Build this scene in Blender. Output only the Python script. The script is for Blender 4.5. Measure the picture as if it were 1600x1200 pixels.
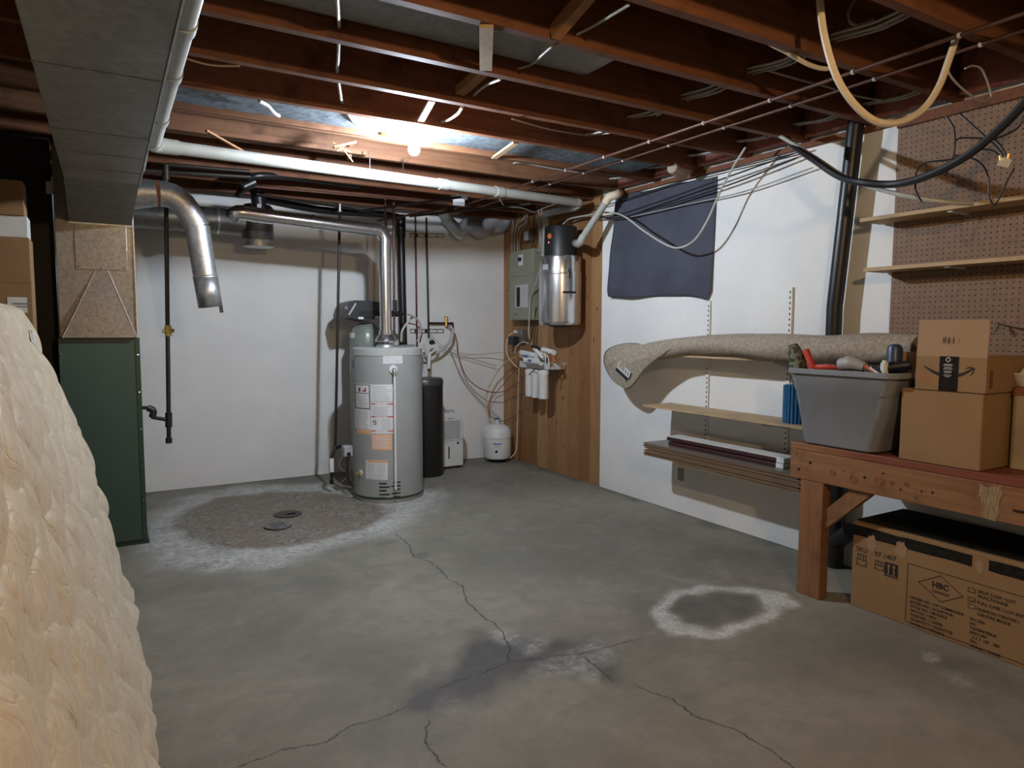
import bpy, math, random
import numpy as np
from mathutils import Vector, Matrix
random.seed(7)
S = bpy.context.scene
for o in list(bpy.data.objects): bpy.data.objects.remove(o)

# ------------------------------------------------------------------ camera
FPX, YAW, PITCH, ROLL, CH = 1074.22, 0.5326586, 0.0800037, 0.0025527, 1.3
fw = Vector((math.sin(YAW)*math.cos(PITCH), math.cos(YAW)*math.cos(PITCH), -math.sin(PITCH)))
r0 = Vector((math.cos(YAW), -math.sin(YAW), 0)); u0 = r0.cross(fw)
rt = math.cos(ROLL)*r0 + math.sin(ROLL)*u0; up = -math.sin(ROLL)*r0 + math.cos(ROLL)*u0
cd = bpy.data.cameras.new('camera'); cam = bpy.data.objects.new('camera', cd); S.collection.objects.link(cam)
cd.sensor_width = 36; cd.lens = FPX/1600*36; cd.clip_start = .02
M = Matrix.Identity(4)
for i in range(3):
    M[i][0] = rt[i]; M[i][1] = up[i]; M[i][2] = -fw[i]
M[0][3], M[1][3], M[2][3] = 0, 0, CH
cam.matrix_world = M; S.camera = cam
C0 = Vector((0, 0, CH))

# ------------------------------------------------------------------ world and exposure
w = bpy.data.worlds.new('world'); S.world = w; w.use_nodes = True
w.node_tree.nodes['Background'].inputs[0].default_value = (1, .8, .62, 1)
w.node_tree.nodes['Background'].inputs[1].default_value = .0
S.view_settings.view_transform = 'Standard'; S.view_settings.look = 'None'
S.view_settings.exposure = 0.62; S.view_settings.gamma = 1; S.view_settings.use_curve_mapping = False
BULB_COOL = (.78, .88, 1.0); BULB_COOL_E = 2300
BULB_WARM = (1.0, .69, .37); BULB_WARM_E = 1400

# measuring helper: where a sight line meets a plane of the room
def ray(px, py): return fw + rt*((px-800)/FPX) + up*((600-py)/FPX)
def _on(px, py, ax, v):
    d = ray(px, py); return C0 + d*((v-C0[ax])/d[ax])
def atX(px, py, v=3.479): return _on(px, py, 0, v)
def atY(px, py, v): return _on(px, py, 1, v)
def atZ(px, py, v=0): return _on(px, py, 2, v)
V = Vector

# ------------------------------------------------------------------ materials
def nt(name):
    m = bpy.data.materials.new(name); m.use_nodes = True
    t = m.node_tree; b = t.nodes['Principled BSDF']; return m, t, b
def mixc(t, fac, a, b_, mode='MIX'):
    n = t.nodes.new('ShaderNodeMix'); n.data_type = 'RGBA'; n.blend_type = mode
    for i, v in ((0, fac), (6, a), (7, b_)):
        if hasattr(v, 'links'): t.links.new(v, n.inputs[i])
        elif i == 0: n.inputs[0].default_value = v
        else: n.inputs[i].default_value = (*v, 1)
    return n.outputs[2]
def noise(t, scale=(1, 1, 1), s=5, det=4, rough=.6, dist=0, coord='Object'):
    tc = t.nodes.new('ShaderNodeTexCoord'); mp = t.nodes.new('ShaderNodeMapping')
    mp.inputs['Scale'].default_value = scale; t.links.new(tc.outputs[coord], mp.inputs[0])
    n = t.nodes.new('ShaderNodeTexNoise'); n.inputs['Scale'].default_value = s
    n.inputs['Detail'].default_value = det; n.inputs['Roughness'].default_value = rough; n.inputs['Distortion'].default_value = dist
    t.links.new(mp.outputs[0], n.inputs['Vector']); return n.outputs[0]
def ramp(t, src, a=.35, b=.65):
    n = t.nodes.new('ShaderNodeMapRange'); n.inputs[1].default_value = a; n.inputs[2].default_value = b
    t.links.new(src, n.inputs[0]); return n.outputs[0]
def bump(t, b, h, strength=.3, dist=.01):
    n = t.nodes.new('ShaderNodeBump'); n.inputs['Strength'].default_value = strength; n.inputs['Distance'].default_value = dist
    t.links.new(h, n.inputs['Height']); t.links.new(n.outputs[0], b.inputs['Normal'])
def mat(name, c, rough=.6, metal=0, c2=None, s=8, scale=(1, 1, 1), bmp=0, det=4, spec=.5, lo=.35, hi=.65):
    m, t, b = nt(name); b.inputs['Roughness'].default_value = rough; b.inputs['Metallic'].default_value = metal
    b.inputs['Specular IOR Level'].default_value = spec
    f = noise(t, scale, s, det)
    t.links.new(mixc(t, ramp(t, f, lo, hi), c, c2 or tuple(x*.88 for x in c)), b.inputs['Base Color'])
    if bmp: bump(t, b, f, bmp, .004)
    return m
def wood(name, c, c2, axis=0, rough=.65, knots=True, s=3):
    sc = [14, 14, 14]; sc[axis] = .9
    m, t, b = nt(name); b.inputs['Roughness'].default_value = rough; b.inputs['Specular IOR Level'].default_value = .25
    f = noise(t, sc, s, 6, .6, .4); col = mixc(t, ramp(t, f, .3, .7), c, c2)
    gr_ = noise(t, (1, 1, 1), 4.5, 5, .7); col = mixc(t, ramp(t, gr_, .50, .72), col, tuple(x*.62 for x in c))
    if knots:
        k = noise(t, (1, 1, 1), 9, 0); kk = ramp(t, k, .80, .84)
        col = mixc(t, kk, col, tuple(x*.35 for x in c))
    t.links.new(col, b.inputs['Base Color']); bump(t, b, f, .15, .003)
    return m
def galv(name, c, c2, rough=.38, s=60, metal=.85):
    m, t, b = nt(name); b.inputs['Metallic'].default_value = metal
    tc = t.nodes.new('ShaderNodeTexCoord'); v = t.nodes.new('ShaderNodeTexVoronoi'); v.inputs['Scale'].default_value = s
    t.links.new(tc.outputs['Object'], v.inputs['Vector'])
    bw = t.nodes.new('ShaderNodeRGBToBW'); t.links.new(v.outputs['Color'], bw.inputs[0])
    t.links.new(mixc(t, bw.outputs[0], c, c2), b.inputs['Base Color'])
    n = noise(t, (1, 1, 1), 3, 4); mr = t.nodes.new('ShaderNodeMapRange')
    mr.inputs[1].default_value = .3; mr.inputs[2].default_value = .7; mr.inputs[3].default_value = rough-.08; mr.inputs[4].default_value = rough+.15
    t.links.new(n, mr.inputs[0]); t.links.new(mr.outputs[0], b.inputs['Roughness'])
    return m
MT = {}
MT['wall'] = mat('painted_wall', (.74, .735, .72), .7, c2=(.68, .675, .665), s=2.2, bmp=.12)
MT['joist'] = wood('joist_wood', (.110, .040, .019), (.18, .071, .032), 0)
MT['joist_by_bulb'] = wood('glare_toned_joist_wood', (.105, .045, .022), (.16, .075, .038), 0)  # same wood as the other joists, colour lowered against the near bulb's glare
MT['blk'] = wood('block_wood', (.24, .11, .045), (.32, .16, .07), 1)
MT['pale'] = wood('pale_wood', (.36, .24, .13), (.44, .31, .17), 1)
MT['subfloor'] = wood('subfloor_boards', (.10, .045, .025), (.15, .07, .04), 1)
MT['bench'] = wood('bench_wood', (.19, .088, .042), (.28, .140, .068), 1)
MT['benchz'] = wood('bench_leg_wood', (.175, .078, .036), (.27, .130, .064), 2)
MT['galv'] = galv('galvanized_steel', (.42, .43, .44), (.62, .63, .64))
MT['galvd'] = galv('dull_galvanized', (.20, .195, .18), (.28, .27, .25), .42, 40, .75)
MT['galvb'] = galv('spangled_galvanized', (.20, .175, .15), (.31, .275, .24), .38, 75, .7)
MT['panz'] = galv('spangled_blue_grey_zinc', (.05, .065, .08), (.17, .20, .225), .6, 38, .25)
MT['shiny'] = mat('shiny_aluminium', (.72, .72, .73), .22, .95, s=30)
MT['rust'] = mat('rust', (.25, .1, .05), .8, .2)
MT['green'] = mat('green_enamel', (.040, .075, .057), .38, s=3)
MT['greend'] = mat('green_enamel_trim', (.02, .05, .03), .4)
MT['iron'] = mat('black_iron', (.035, .03, .027), .42, .5, s=20)
MT['abs'] = mat('black_abs', (.008, .008, .009), .38)
MT['copper'] = mat('copper', (.13, .06, .04), .5, .6, c2=(.08, .04, .03), s=14)
MT['brass'] = mat('brass', (.6, .42, .12), .35, .8)
MT['pvc'] = mat('white_pvc', (.36, .36, .33), .5, c2=(.31, .31, .28), s=6)
MT['heater'] = mat('grey_enamel', (.33, .34, .335), .38, s=2)
MT['heatertop'] = mat('heater_top_grey', (.42, .43, .42), .4)
MT['label'] = mat('white_paper', (.68, .68, .69), .6)
MT['ink'] = mat('grey_ink', (.22, .23, .25), .7)
MT['lightink'] = mat('pale_ink', (.45, .46, .48), .7)
MT['black'] = mat('black_plastic', (.012, .012, .013), .45)
MT['darkg'] = mat('dark_grey_plastic', (.035, .037, .04), .38)
MT['red'] = mat('red_print', (.5, .04, .03), .5)
MT['orangep'] = mat('orange_paper', (.72, .42, .24), .6)
MT['blue'] = mat('blue_print', (.06, .14, .42), .5)
MT['resin'] = mat('fibreglass_tank', (.17, .20, .175), .3, c2=(.22, .25, .22), s=25, scale=(1, 1, .2))
MT['white'] = mat('white_plastic', (.72, .72, .71), .4)
MT['whiteg'] = mat('off_white_plastic', (.62, .64, .63), .45)
MT['beigep'] = mat('khaki_panel_enamel', (.27, .265, .195), .45)
MT['breaker'] = mat('breaker_card', (.5, .5, .5), .6)
MT['cream'] = mat('cream_hose', (.66, .56, .41), .55)
MT['wwire'] = mat('white_cable_sheath', (.42, .41, .37), .45)
MT['twire'] = mat('tan_cable_sheath', (.30, .24, .17), .45)
MT['gwire'] = mat('grey_cable_sheath', (.32, .30, .28), .5)
MT['bwire'] = mat('black_cable_sheath', (.012, .011, .012), .4)
MT['redtube'] = mat('red_tubing', (.25, .02, .03), .4)
MT['yeltube'] = mat('yellow_tubing', (.55, .45, .2), .4)
MT['cloth'] = mat('charcoal_cloth', (.055, .057, .075), .9, c2=(.072, .075, .098), s=3, bmp=.05, spec=.15)
MT['card'] = mat('cardboard', (.27, .165, .085), .8, c2=(.24, .145, .072), s=3, spec=.15)
MT['card2'] = mat('cardboard_flap', (.33, .215, .13), .8, c2=(.29, .19, .11), s=3, spec=.15)
MT['tape'] = mat('brown_tape', (.30, .15, .06), .35)
MT['blacktape'] = mat('black_print', (.010, .009, .008), .8, c2=(.02, .017, .014), s=40, spec=.1)
MT['tote'] = mat('grey_tote_plastic', (.20, .205, .22), .42)
MT['toteb'] = mat('tote_rim_plastic', (.24, .25, .27), .4)
MT['bluef'] = mat('blue_foam', (.02, .13, .28), .7)
MT['ply'] = wood('plywood', (.40, .28, .155), (.48, .345, .2), 1)
MT['plank'] = mat('laminate_edge', (.15, .09, .05), .6, c2=(.24, .155, .09), s=40, scale=(1, .02, 1))
MT['planktop'] = mat('laminate_face', (.13, .11, .10), .35, c2=(.18, .15, .13), s=6, scale=(8, .3, 1))
MT['maroon'] = mat('maroon_board', (.045, .012, .014), .5)
MT['pink'] = mat('pink_insulation', (.20, .06, .045), .95, c2=(.30, .11, .085), s=20, bmp=.6)
MT['skin_rug'] = mat('rug_backing', (.26, .215, .165), .95, c2=(.36, .305, .245), s=60, bmp=.35, spec=.1, lo=.4, hi=.6)
MT['rugdark'] = mat('rug_pile', (.10, .085, .075), .95, s=60)
MT['insul'] = mat('fibreglass_wrap', (.45, .45, .47), .5, c2=(.3, .3, .33), s=6)
MT['unlit_gap'] = mat('unlit_gap_dark', (.02, .013, .01), .7)  # near-black colour standing for missing light, not a wall finish
MT['foil'] = mat('rug_label_paper', (.6, .6, .6), .5)
MT['slot'] = mat('slot_dark', (.01, .01, .01), .8)
MT['terra'] = mat('orange_plastic', (.55, .14, .05), .4)
def emit(name, c, s):
    m, t, b = nt(name); b.inputs['Base Color'].default_value = (*c, 1)
    b.inputs['Emission Color'].default_value = (*c, 1); b.inputs['Emission Strength'].default_value = s; return m
MT['bulbc'] = emit('cool_bulb_glow', BULB_COOL, BULB_COOL_E)
MT['bulbw'] = emit('warm_bulb_glow', BULB_WARM, BULB_WARM_E)
MT['led'] = emit('red_indicator', (1, .1, .1), 3)

def mat_mattress():
    m, t, b = nt('mattress_ticking'); b.inputs['Roughness'].default_value = .52; b.inputs['Sheen Weight'].default_value = .3
    b.inputs['Specular IOR Level'].default_value = .3
    f = noise(t, (1, 1, 1), 16, 2, .5, 2.2); g = ramp(t, f, .47, .53)
    t.links.new(mixc(t, g, (.52, .43, .31), (.57, .485, .36)), b.inputs['Base Color'])
    f2 = noise(t, (1, 1, 1), 7, 1, .4, 2.2)
    a = t.nodes.new('ShaderNodeMath'); a.operation = 'SUBTRACT'; a.inputs[1].default_value = .5; t.links.new(f2, a.inputs[0])
    c = t.nodes.new('ShaderNodeMath'); c.operation = 'ABSOLUTE'; t.links.new(a.outputs[0], c.inputs[0])
    d = ramp(t, c.outputs[0], 0, .045); bump(t, b, d, .28, .010)
    return m
MT['mattress'] = mat_mattress()
MT['piping'] = mat('mattress_piping', (.60, .46, .30), .6)
def mat_panel():
    m, t, b = nt('vertical_board_paneling'); b.inputs['Roughness'].default_value = .55; b.inputs['Specular IOR Level'].default_value = .3
    tc = t.nodes.new('ShaderNodeTexCoord'); sp = t.nodes.new('ShaderNodeSeparateXYZ'); t.links.new(tc.outputs['Object'], sp.inputs[0])
    ad = t.nodes.new('ShaderNodeMath'); ad.operation = 'MULTIPLY_ADD'; ad.inputs[1].default_value = 6.1; ad.inputs[2].default_value = 50
    t.links.new(sp.outputs[1], ad.inputs[0])
    fl = t.nodes.new('ShaderNodeMath'); fl.operation = 'FLOOR'; t.links.new(ad.outputs[0], fl.inputs[0])
    wn = t.nodes.new('ShaderNodeTexWhiteNoise'); wn.noise_dimensions = '1D'; t.links.new(fl.outputs[0], wn.inputs['W'])
    base = mixc(t, wn.outputs[0], (.21, .09, .036), (.46, .27, .125))
    g = noise(t, (1, 9, .8), 5, 6, .65, .6); col = mixc(t, ramp(t, g, .40, .9), base, (.17, .08, .034))
    k = noise(t, (1, 1.6, 1), 14, 0); col = mixc(t, ramp(t, k, .80, .84), col, (.10, .04, .02))
    t.links.new(col, b.inputs['Base Color']); return m
MT['panel'] = mat_panel()
def mat_peg():
    m, t, b = nt('pegboard_hardboard'); b.inputs['Roughness'].default_value = .6; b.inputs['Specular IOR Level'].default_value = .25
    f = noise(t, (1, 1, 1), 30, 4); base = mixc(t, ramp(t, f), (.19, .118, .075), (.225, .14, .092))
    tc = t.nodes.new('ShaderNodeTexCoord'); sp = t.nodes.new('ShaderNodeSeparateXYZ'); t.links.new(tc.outputs['Object'], sp.inputs[0])
    ds = []
    for ax in (1, 2):
        a = t.nodes.new('ShaderNodeMath'); a.operation = 'MULTIPLY_ADD'; a.inputs[1].default_value = 1/.0254; a.inputs[2].default_value = 200.5; t.links.new(sp.outputs[ax], a.inputs[0])
        fr = t.nodes.new('ShaderNodeMath'); fr.operation = 'FRACT'; t.links.new(a.outputs[0], fr.inputs[0])
        su = t.nodes.new('ShaderNodeMath'); su.operation = 'SUBTRACT'; su.inputs[1].default_value = .5; t.links.new(fr.outputs[0], su.inputs[0])
        pw = t.nodes.new('ShaderNodeMath'); pw.operation = 'MULTIPLY'; t.links.new(su.outputs[0], pw.inputs[0]); t.links.new(su.outputs[0], pw.inputs[1]); ds.append(pw)
    ad = t.nodes.new('ShaderNodeMath'); ad.operation = 'ADD'; t.links.new(ds[0].outputs[0], ad.inputs[0]); t.links.new(ds[1].outputs[0], ad.inputs[1])
    lt = t.nodes.new('ShaderNodeMath'); lt.operation = 'LESS_THAN'; lt.inputs[1].default_value = .017; t.links.new(ad.outputs[0], lt.inputs[0])
    t.links.new(mixc(t, lt.outputs[0], base, (.015, .008, .005)), b.inputs['Base Color']); return m
MT['peg'] = mat_peg()

# ------------------------------------------------------------------ mesh builder
class MB:
    def __init__(s): s.v = []; s.f = []
    def add(s, vs, fs):
        n = len(s.v); s.v += [V(x) for x in vs]; s.f += [tuple(i+n for i in f) for f in fs]; return s
    def box(s, a, b, mtx=None):
        x0, y0, z0 = a; x1, y1, z1 = b
        vs = [V(p) for p in ((x0, y0, z0), (x1, y0, z0), (x1, y1, z0), (x0, y1, z0), (x0, y0, z1), (x1, y0, z1), (x1, y1, z1), (x0, y1, z1))]
        if mtx: vs = [mtx @ p for p in vs]
        return s.add(vs, [(0, 3, 2, 1), (4, 5, 6, 7), (0, 1, 5, 4), (1, 2, 6, 5), (2, 3, 7, 6), (3, 0, 4, 7)])
    def hexa(s, p8): return s.add(p8, [(0, 3, 2, 1), (4, 5, 6, 7), (0, 1, 5, 4), (1, 2, 6, 5), (2, 3, 7, 6), (3, 0, 4, 7)])
    def bar(s, p, q, w_, h_, upv=(0, 0, 1)):          # rectangular bar p->q, w across, h along upv
        p = V(p); q = V(q); d = (q-p).normalized(); u = V(upv); sd = d.cross(u).normalized(); u = sd.cross(d).normalized()
        c = [sd*a*w_/2+u*b*h_/2 for a, b in ((-1, -1), (1, -1), (1, 1), (-1, 1))]
        return s.add([p+x for x in c]+[q+x for x in c], [(0, 1, 2, 3), (7, 6, 5, 4), (0, 4, 5, 1), (1, 5, 6, 2), (2, 6, 7, 3), (3, 7, 4, 0)])
    def tube(s, pts, r, n=10, cap=True, smooth=False, k=6):
        pts = [V(p) for p in pts]
        if smooth: pts = crom(pts, k)
        rs = r if isinstance(r, (list, tuple)) else [r]*len(pts)
        if len(rs) != len(pts): rs = list(np.interp(np.linspace(0, 1, len(pts)), np.linspace(0, 1, len(rs)), rs))
        base = len(s.v); prev = None
        for i, p in enumerate(pts):
            d = (pts[min(i+1, len(pts)-1)]-pts[max(i-1, 0)])
            d = d.normalized() if d.length > 1e-9 else V((0, 0, 1))
            if prev is None:
                a = V((0, 0, 1)) if abs(d.z) < .9 else V((1, 0, 0)); prev = (a-d*a.dot(d)).normalized()
            else: prev = (prev-d*prev.dot(d)).normalized()
            b = d.cross(prev)
            for j in range(n):
                t = 2*math.pi*j/n; s.v.append(p+(prev*math.cos(t)+b*math.sin(t))*rs[i])
        for i in range(len(pts)-1):
            for j in range(n):
                a = base+i*n+j; b_ = base+i*n+(j+1) % n; s.f.append((a, b_, b_+n, a+n))
        if cap:
            s.f.append(tuple(base+j for j in reversed(range(n)))); s.f.append(tuple(base+(len(pts)-1)*n+j for j in range(n)))
        return s
    def lathe(s, prof, c, n=32, mtx=None):
        c = V(c); base = len(s.v)
        for r, z in prof:
            for j in range(n):
                t = 2*math.pi*j/n; p = V((r*math.cos(t), r*math.sin(t), z)); s.v.append(c+(mtx @ p if mtx else p))
        for i in range(len(prof)-1):
            for j in range(n):
                a = base+i*n+j; b = base+i*n+(j+1) % n; s.f.append((a, b, b+n, a+n))
        s.f.append(tuple(base+j for j in reversed(range(n)))); s.f.append(tuple(base+(len(prof)-1)*n+j for j in range(n)))
        return s
    def prism(s, poly, o, ux, uy, th):               # flat outline extruded along ux x uy
        o = V(o); ux = V(ux); uy = V(uy); nn = ux.cross(uy).normalized()*th; n = len(poly); b = len(s.v)
        for k in (0, 1):
            for x, y in poly: s.v.append(o+ux*x+uy*y+nn*k)
        s.f.append(tuple(b+i for i in reversed(range(n)))); s.f.append(tuple(b+n+i for i in range(n)))
        for i in range(n): s.f.append((b+i, b+(i+1) % n, b+n+(i+1) % n, b+n+i))
        return s
    def rect(s, x0, y0, x1, y1, o, ux, uy, th=.0008): return s.prism([(x0, y0), (x1, y0), (x1, y1), (x0, y1)], o, ux, uy, th)
    def sphere(s, c, r, n=16, sc=(1, 1, 1)):
        prof = [(max(1e-4, r*math.sin(math.pi*i/(n//2)))*1, -r*math.cos(math.pi*i/(n//2))*sc[2]) for i in range(n//2+1)]
        return s.lathe([(a*sc[0], z) for a, z in prof], c, n)
    def text(s, txt, size, o, ux, uy, off=.0006, bold=0.0):
        cu = bpy.data.curves.new('t', 'FONT'); cu.body = txt; cu.size = size; cu.offset = bold; cu.resolution_u = 2
        ob = bpy.data.objects.new('t', cu); me = bpy.data.meshes.new_from_object(ob)
        o = V(o); ux = V(ux); uy = V(uy); nn = ux.cross(uy).normalized()
        s.add([o+ux*v.co.x+uy*v.co.y+nn*off for v in me.vertices], [tuple(p.vertices) for p in me.polygons])
        bpy.data.objects.remove(ob); bpy.data.curves.remove(cu); bpy.data.meshes.remove(me); return s
    def grid(s, fn, nu, nv):
        b = len(s.v)
        for i in range(nu+1):
            for j in range(nv+1): s.v.append(V(fn(i/nu, j/nv)))
        for i in range(nu):
            for j in range(nv):
                a = b+i*(nv+1)+j; s.f.append((a, a+nv+1, a+nv+2, a+1))
        return s
    def build(s, name, m, parent=None, smooth=False, bevel=0, org=None, solid=0):
        me = bpy.data.meshes.new(name)
        if parent is None:
            xs = [v.x for v in s.v]; ys = [v.y for v in s.v]; zs = [v.z for v in s.v]
            org = org or V(((min(xs)+max(xs))/2, (min(ys)+max(ys))/2, min(zs)))
        else: org = V(parent['_o'])
        me.from_pydata([v-org for v in s.v], [], s.f); me.update()
        o = bpy.data.objects.new(name, me); S.collection.objects.link(o)
        me.materials.append(MT[m] if isinstance(m, str) else m)
        if smooth:
            me.shade_smooth()
            try: me.set_sharp_from_angle(angle=math.radians(38))
            except Exception: pass
        if solid:
            md = o.modifiers.new('s', 'SOLIDIFY'); md.thickness = solid; md.offset = 0
        if bevel:
            md = o.modifiers.new('b', 'BEVEL'); md.width = bevel; md.segments = 2; md.limit_method = 'ANGLE'
        if parent is None: o.location = org
        else: o.parent = parent
        o['_o'] = tuple(org); return o
def crom(p, k=6):
    out = []; q = [p[0]*2-p[1]]+p+[p[-1]*2-p[-2]]
    for i in range(1, len(q)-2):
        for j in range(k):
            t = j/k; a, b, c, d = q[i-1], q[i], q[i+1], q[i+2]
            out.append(.5*((2*b)+(c-a)*t+(2*a-5*b+4*c-d)*t*t+(3*b-a-3*c+d)*t**3))
    out.append(p[-1]); return out
def tag(o, label, cat, group=None):
    o['label'] = label; o['category'] = cat
    if group: o['group'] = group
    return o
def thing(name, loc, label, cat, group=None):
    o = bpy.data.objects.new(name, None); S.collection.objects.link(o); o.location = loc; o['_o'] = tuple(loc)
    o.empty_display_size = .1; return tag(o, label, cat, group)
def struct(o): o['kind'] = 'structure'; return o
def part(o, label): o['label'] = label; return o
def dup(root, delta, label):
    r = root.copy(); S.collection.objects.link(r); r.location = V(root.location)+V(delta); r['label'] = label
    for ch in list(root.children):
        c = ch.copy(); S.collection.objects.link(c); c.parent = r
        for g in ch.children:
            d = g.copy(); S.collection.objects.link(d); d.parent = c
    return r

# ================================================================== the room
W, D, H, CE = 3.479, 6.089, 2.356, 2.59
# floor with painted masks of stains (patch, efflorescence, damp)
def build_floor():
    x0, x1, y0, y1, st = -2.6, W+.02, -2.2, D+.02, .02
    nx = int((x1-x0)/st); ny = int((y1-y0)/st)
    gx = np.linspace(x0, x1, nx+1); gy = np.linspace(y0, y1, ny+1); X, Y_ = np.meshgrid(gx, gy, indexing='ij')
    vs = np.stack([X, Y_, np.zeros_like(X)], -1).reshape(-1, 3)
    i, j = np.meshgrid(np.arange(nx), np.arange(ny), indexing='ij'); a = (i*(ny+1)+j).ravel()
    fs = np.stack([a, a+ny+1, a+ny+2, a+1], -1)
    me = bpy.data.meshes.new('floor'); me.from_pydata(vs.tolist(), [], fs.tolist())
    o = bpy.data.objects.new('floor', me); S.collection.objects.link(o)
    rng = np.random.RandomState(3)
    def wob(sc, amp, seed):
        r = np.random.RandomState(seed); t = np.zeros_like(X)
        for _ in range(7):
            kx, ky, ph = r.normal(0, sc), r.normal(0, sc), r.uniform(0, 6.28); t += np.sin(kx*X+ky*Y_+ph)
        return t*amp/2.6
    def poly_d(pts):                                  # signed distance to polygon, + inside
        P = [(p.x, p.y) for p in pts]; dmin = np.full_like(X, 9.); ins = np.zeros_like(X, bool)
        for k in range(len(P)):
            ax, ay = P[k]; bx, by = P[(k+1) % len(P)]; dx, dy = bx-ax, by-ay
            h = np.clip(((X-ax)*dx+(Y_-ay)*dy)/(dx*dx+dy*dy), 0, 1)
            dmin = np.minimum(dmin, np.hypot(X-ax-h*dx, Y_-ay-h*dy))
            c = ((ay > Y_) != (by > Y_)) & (X < (bx-ax)*(Y_-ay)/(by-ay+1e-12)+ax); ins ^= c
        return np.where(ins, dmin, -dmin)
    ss = lambda v, a, b: np.clip((v-a)/(b-a), 0, 1)
    Q = lambda l: [atZ(*p) for p in l]
    wd = wob(14, .03, 1)+wob(40, .012, 2)
    gr = poly_d(Q([(268, 820), (290, 795), (340, 778), (420, 768), (500, 768), (560, 778), (610, 795), (612, 806), (560, 830), (480, 850), (400, 860), (330, 855), (285, 842)]))
    A = ss(gr+wd*.5, -.09, .09)
    out = poly_d(Q([(225, 850), (232, 815), (290, 778), (380, 762), (500, 755), (600, 770), (690, 765), (675, 790), (640, 815), (600, 836), (520, 850), (440, 880), (350, 886), (260, 882)]))
    Bm = ss(out+wd, -.13, .07)*(1-.9*ss(gr+wd*.5, -.03, .05))
    # far-right tail of dust
    w1 = poly_d(Q([(1020, 960), (1035, 930), (1090, 915), (1170, 915), (1230, 925), (1240, 945), (1205, 975), (1140, 995), (1080, 996), (1045, 990)]))
    w2 = poly_d(Q([(1050, 952), (1075, 932), (1130, 924), (1180, 930), (1190, 945), (1175, 965), (1120, 980), (1075, 974)]))
    Bm = np.maximum(Bm, 1.7*ss(w1+wd*.5, -.015, .03)*(1-ss(w2+wd*.5, -.055, .0)))
    C_ = ss(w2+wd, -.03, .05)*.75
    d3 = poly_d(Q([(755, 985), (830, 990), (930, 998), (960, 1020), (955, 1062), (900, 1060), (830, 1062), (780, 1085), (700, 1110), (640, 1112), (628, 1098), (680, 1060), (700, 1030)]))
    C_ = np.maximum(C_, ss(d3+wd, -.04, .07)*1.25)
    Bm = np.maximum(Bm, ss(d3+wd*1.6, -.02, .02)*ss(wob(9, 1, 5), .3, 1.2)*.5)
    for (px, py, rr, am) in ((830, 1008, .10, .6), (893, 1035, .09, .55), (700, 908, .07, .5), (925, 1052, .06, .5), (680, 1098, .10, .4), (800, 1000, .07, .7), (640, 838, .07, .3), (1515, 1065, .10, .5), (1460, 1025, .03, .6), (470, 1020, .22, .12), (800, 880, .3, .08), (370, 890, .25, .2)):
        c = atZ(px, py); q = np.hypot((X-c.x), (Y_-c.y))+wd*1.2; Bm = np.maximum(Bm, am*np.clip(1-q/rr, 0, 1))
    for (px, py, rr, am) in ((545, 760, .13, .5), (525, 745, .08, .8), (605, 845, .10, .45), (655, 868, .05, .6), (1490, 1035, .13, .4), (640, 1135, .25, .3), (1590, 1070, .1, .4)):
        c = atZ(px, py); q = np.hypot((X-c.x), (Y_-c.y))+wd; C_ = np.maximum(C_, am*np.clip(1.5*(1-q/rr), 0, 1))
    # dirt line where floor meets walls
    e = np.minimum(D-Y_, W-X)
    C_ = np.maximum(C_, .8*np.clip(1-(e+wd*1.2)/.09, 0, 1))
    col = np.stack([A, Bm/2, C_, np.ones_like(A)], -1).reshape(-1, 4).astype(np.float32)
    at = me.color_attributes.new('stain', 'FLOAT_COLOR', 'POINT'); at.data.foreach_set('color', col.ravel())
    m, t, b = nt('stained_concrete'); L = t.links
    b.inputs['Roughness'].default_value = .62; b.inputs['Specular IOR Level'].default_value = .35
    va = t.nodes.new('ShaderNodeVertexColor'); va.layer_name = 'stain'
    sp = t.nodes.new('ShaderNodeSeparateColor'); L.new(va.outputs[0], sp.inputs[0])
    def mth(op, a, b_=None, c=None, clamp=False):
        n = t.nodes.new('ShaderNodeMath'); n.operation = op; n.use_clamp = clamp
        for i, v in enumerate((a, b_, c)):
            if v is None: continue
            if hasattr(v, 'links'): L.new(v, n.inputs[i])
            else: n.inputs[i].default_value = v
        return n.outputs[0]
    n1 = noise(t, (1, 1, 1), 1.1, 6, .6, .5); n2 = noise(t, (1, 1, 1), 9, 8, .7); n3 = noise(t, (1, 1, 1), 60, 4, .7)
    col_ = mixc(t, ramp(t, n1, .35, .65), (.158, .147, .118), (.262, .241, .197))
    col_ = mixc(t, mth('MULTIPLY', ramp(t, n2, .42, .75), .55), col_, (.12, .115, .098))
    n6 = noise(t, (1, 1, 1), 2.6, 7, .72, 1.2); col_ = mixc(t, mth('MULTIPLY', ramp(t, n6, .54, .74), .4), col_, (.34, .33, .30))
    # damp
    Am = ramp(t, mth('MULTIPLY_ADD', mth('SUBTRACT', n2, .5), 2.2, sp.outputs[0]), .42, .58)
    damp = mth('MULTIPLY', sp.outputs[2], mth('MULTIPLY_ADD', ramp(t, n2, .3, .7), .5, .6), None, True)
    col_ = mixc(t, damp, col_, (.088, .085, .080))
    # gravelly patch
    gv = t.nodes.new('ShaderNodeTexVoronoi'); gv.inputs['Scale'].default_value = 48; tc = t.nodes.new('ShaderNodeTexCoord'); L.new(tc.outputs['Object'], gv.inputs['Vector'])
    bw = t.nodes.new('ShaderNodeRGBToBW'); L.new(gv.outputs['Color'], bw.inputs[0])
    grav = mixc(t, bw.outputs[0], (.06, .052, .04), (.30, .27, .225)); grav = mixc(t, ramp(t, noise(t, (1, 1, 1), 3.5, 4), .4, .65), grav, (.17, .125, .08))
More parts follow.
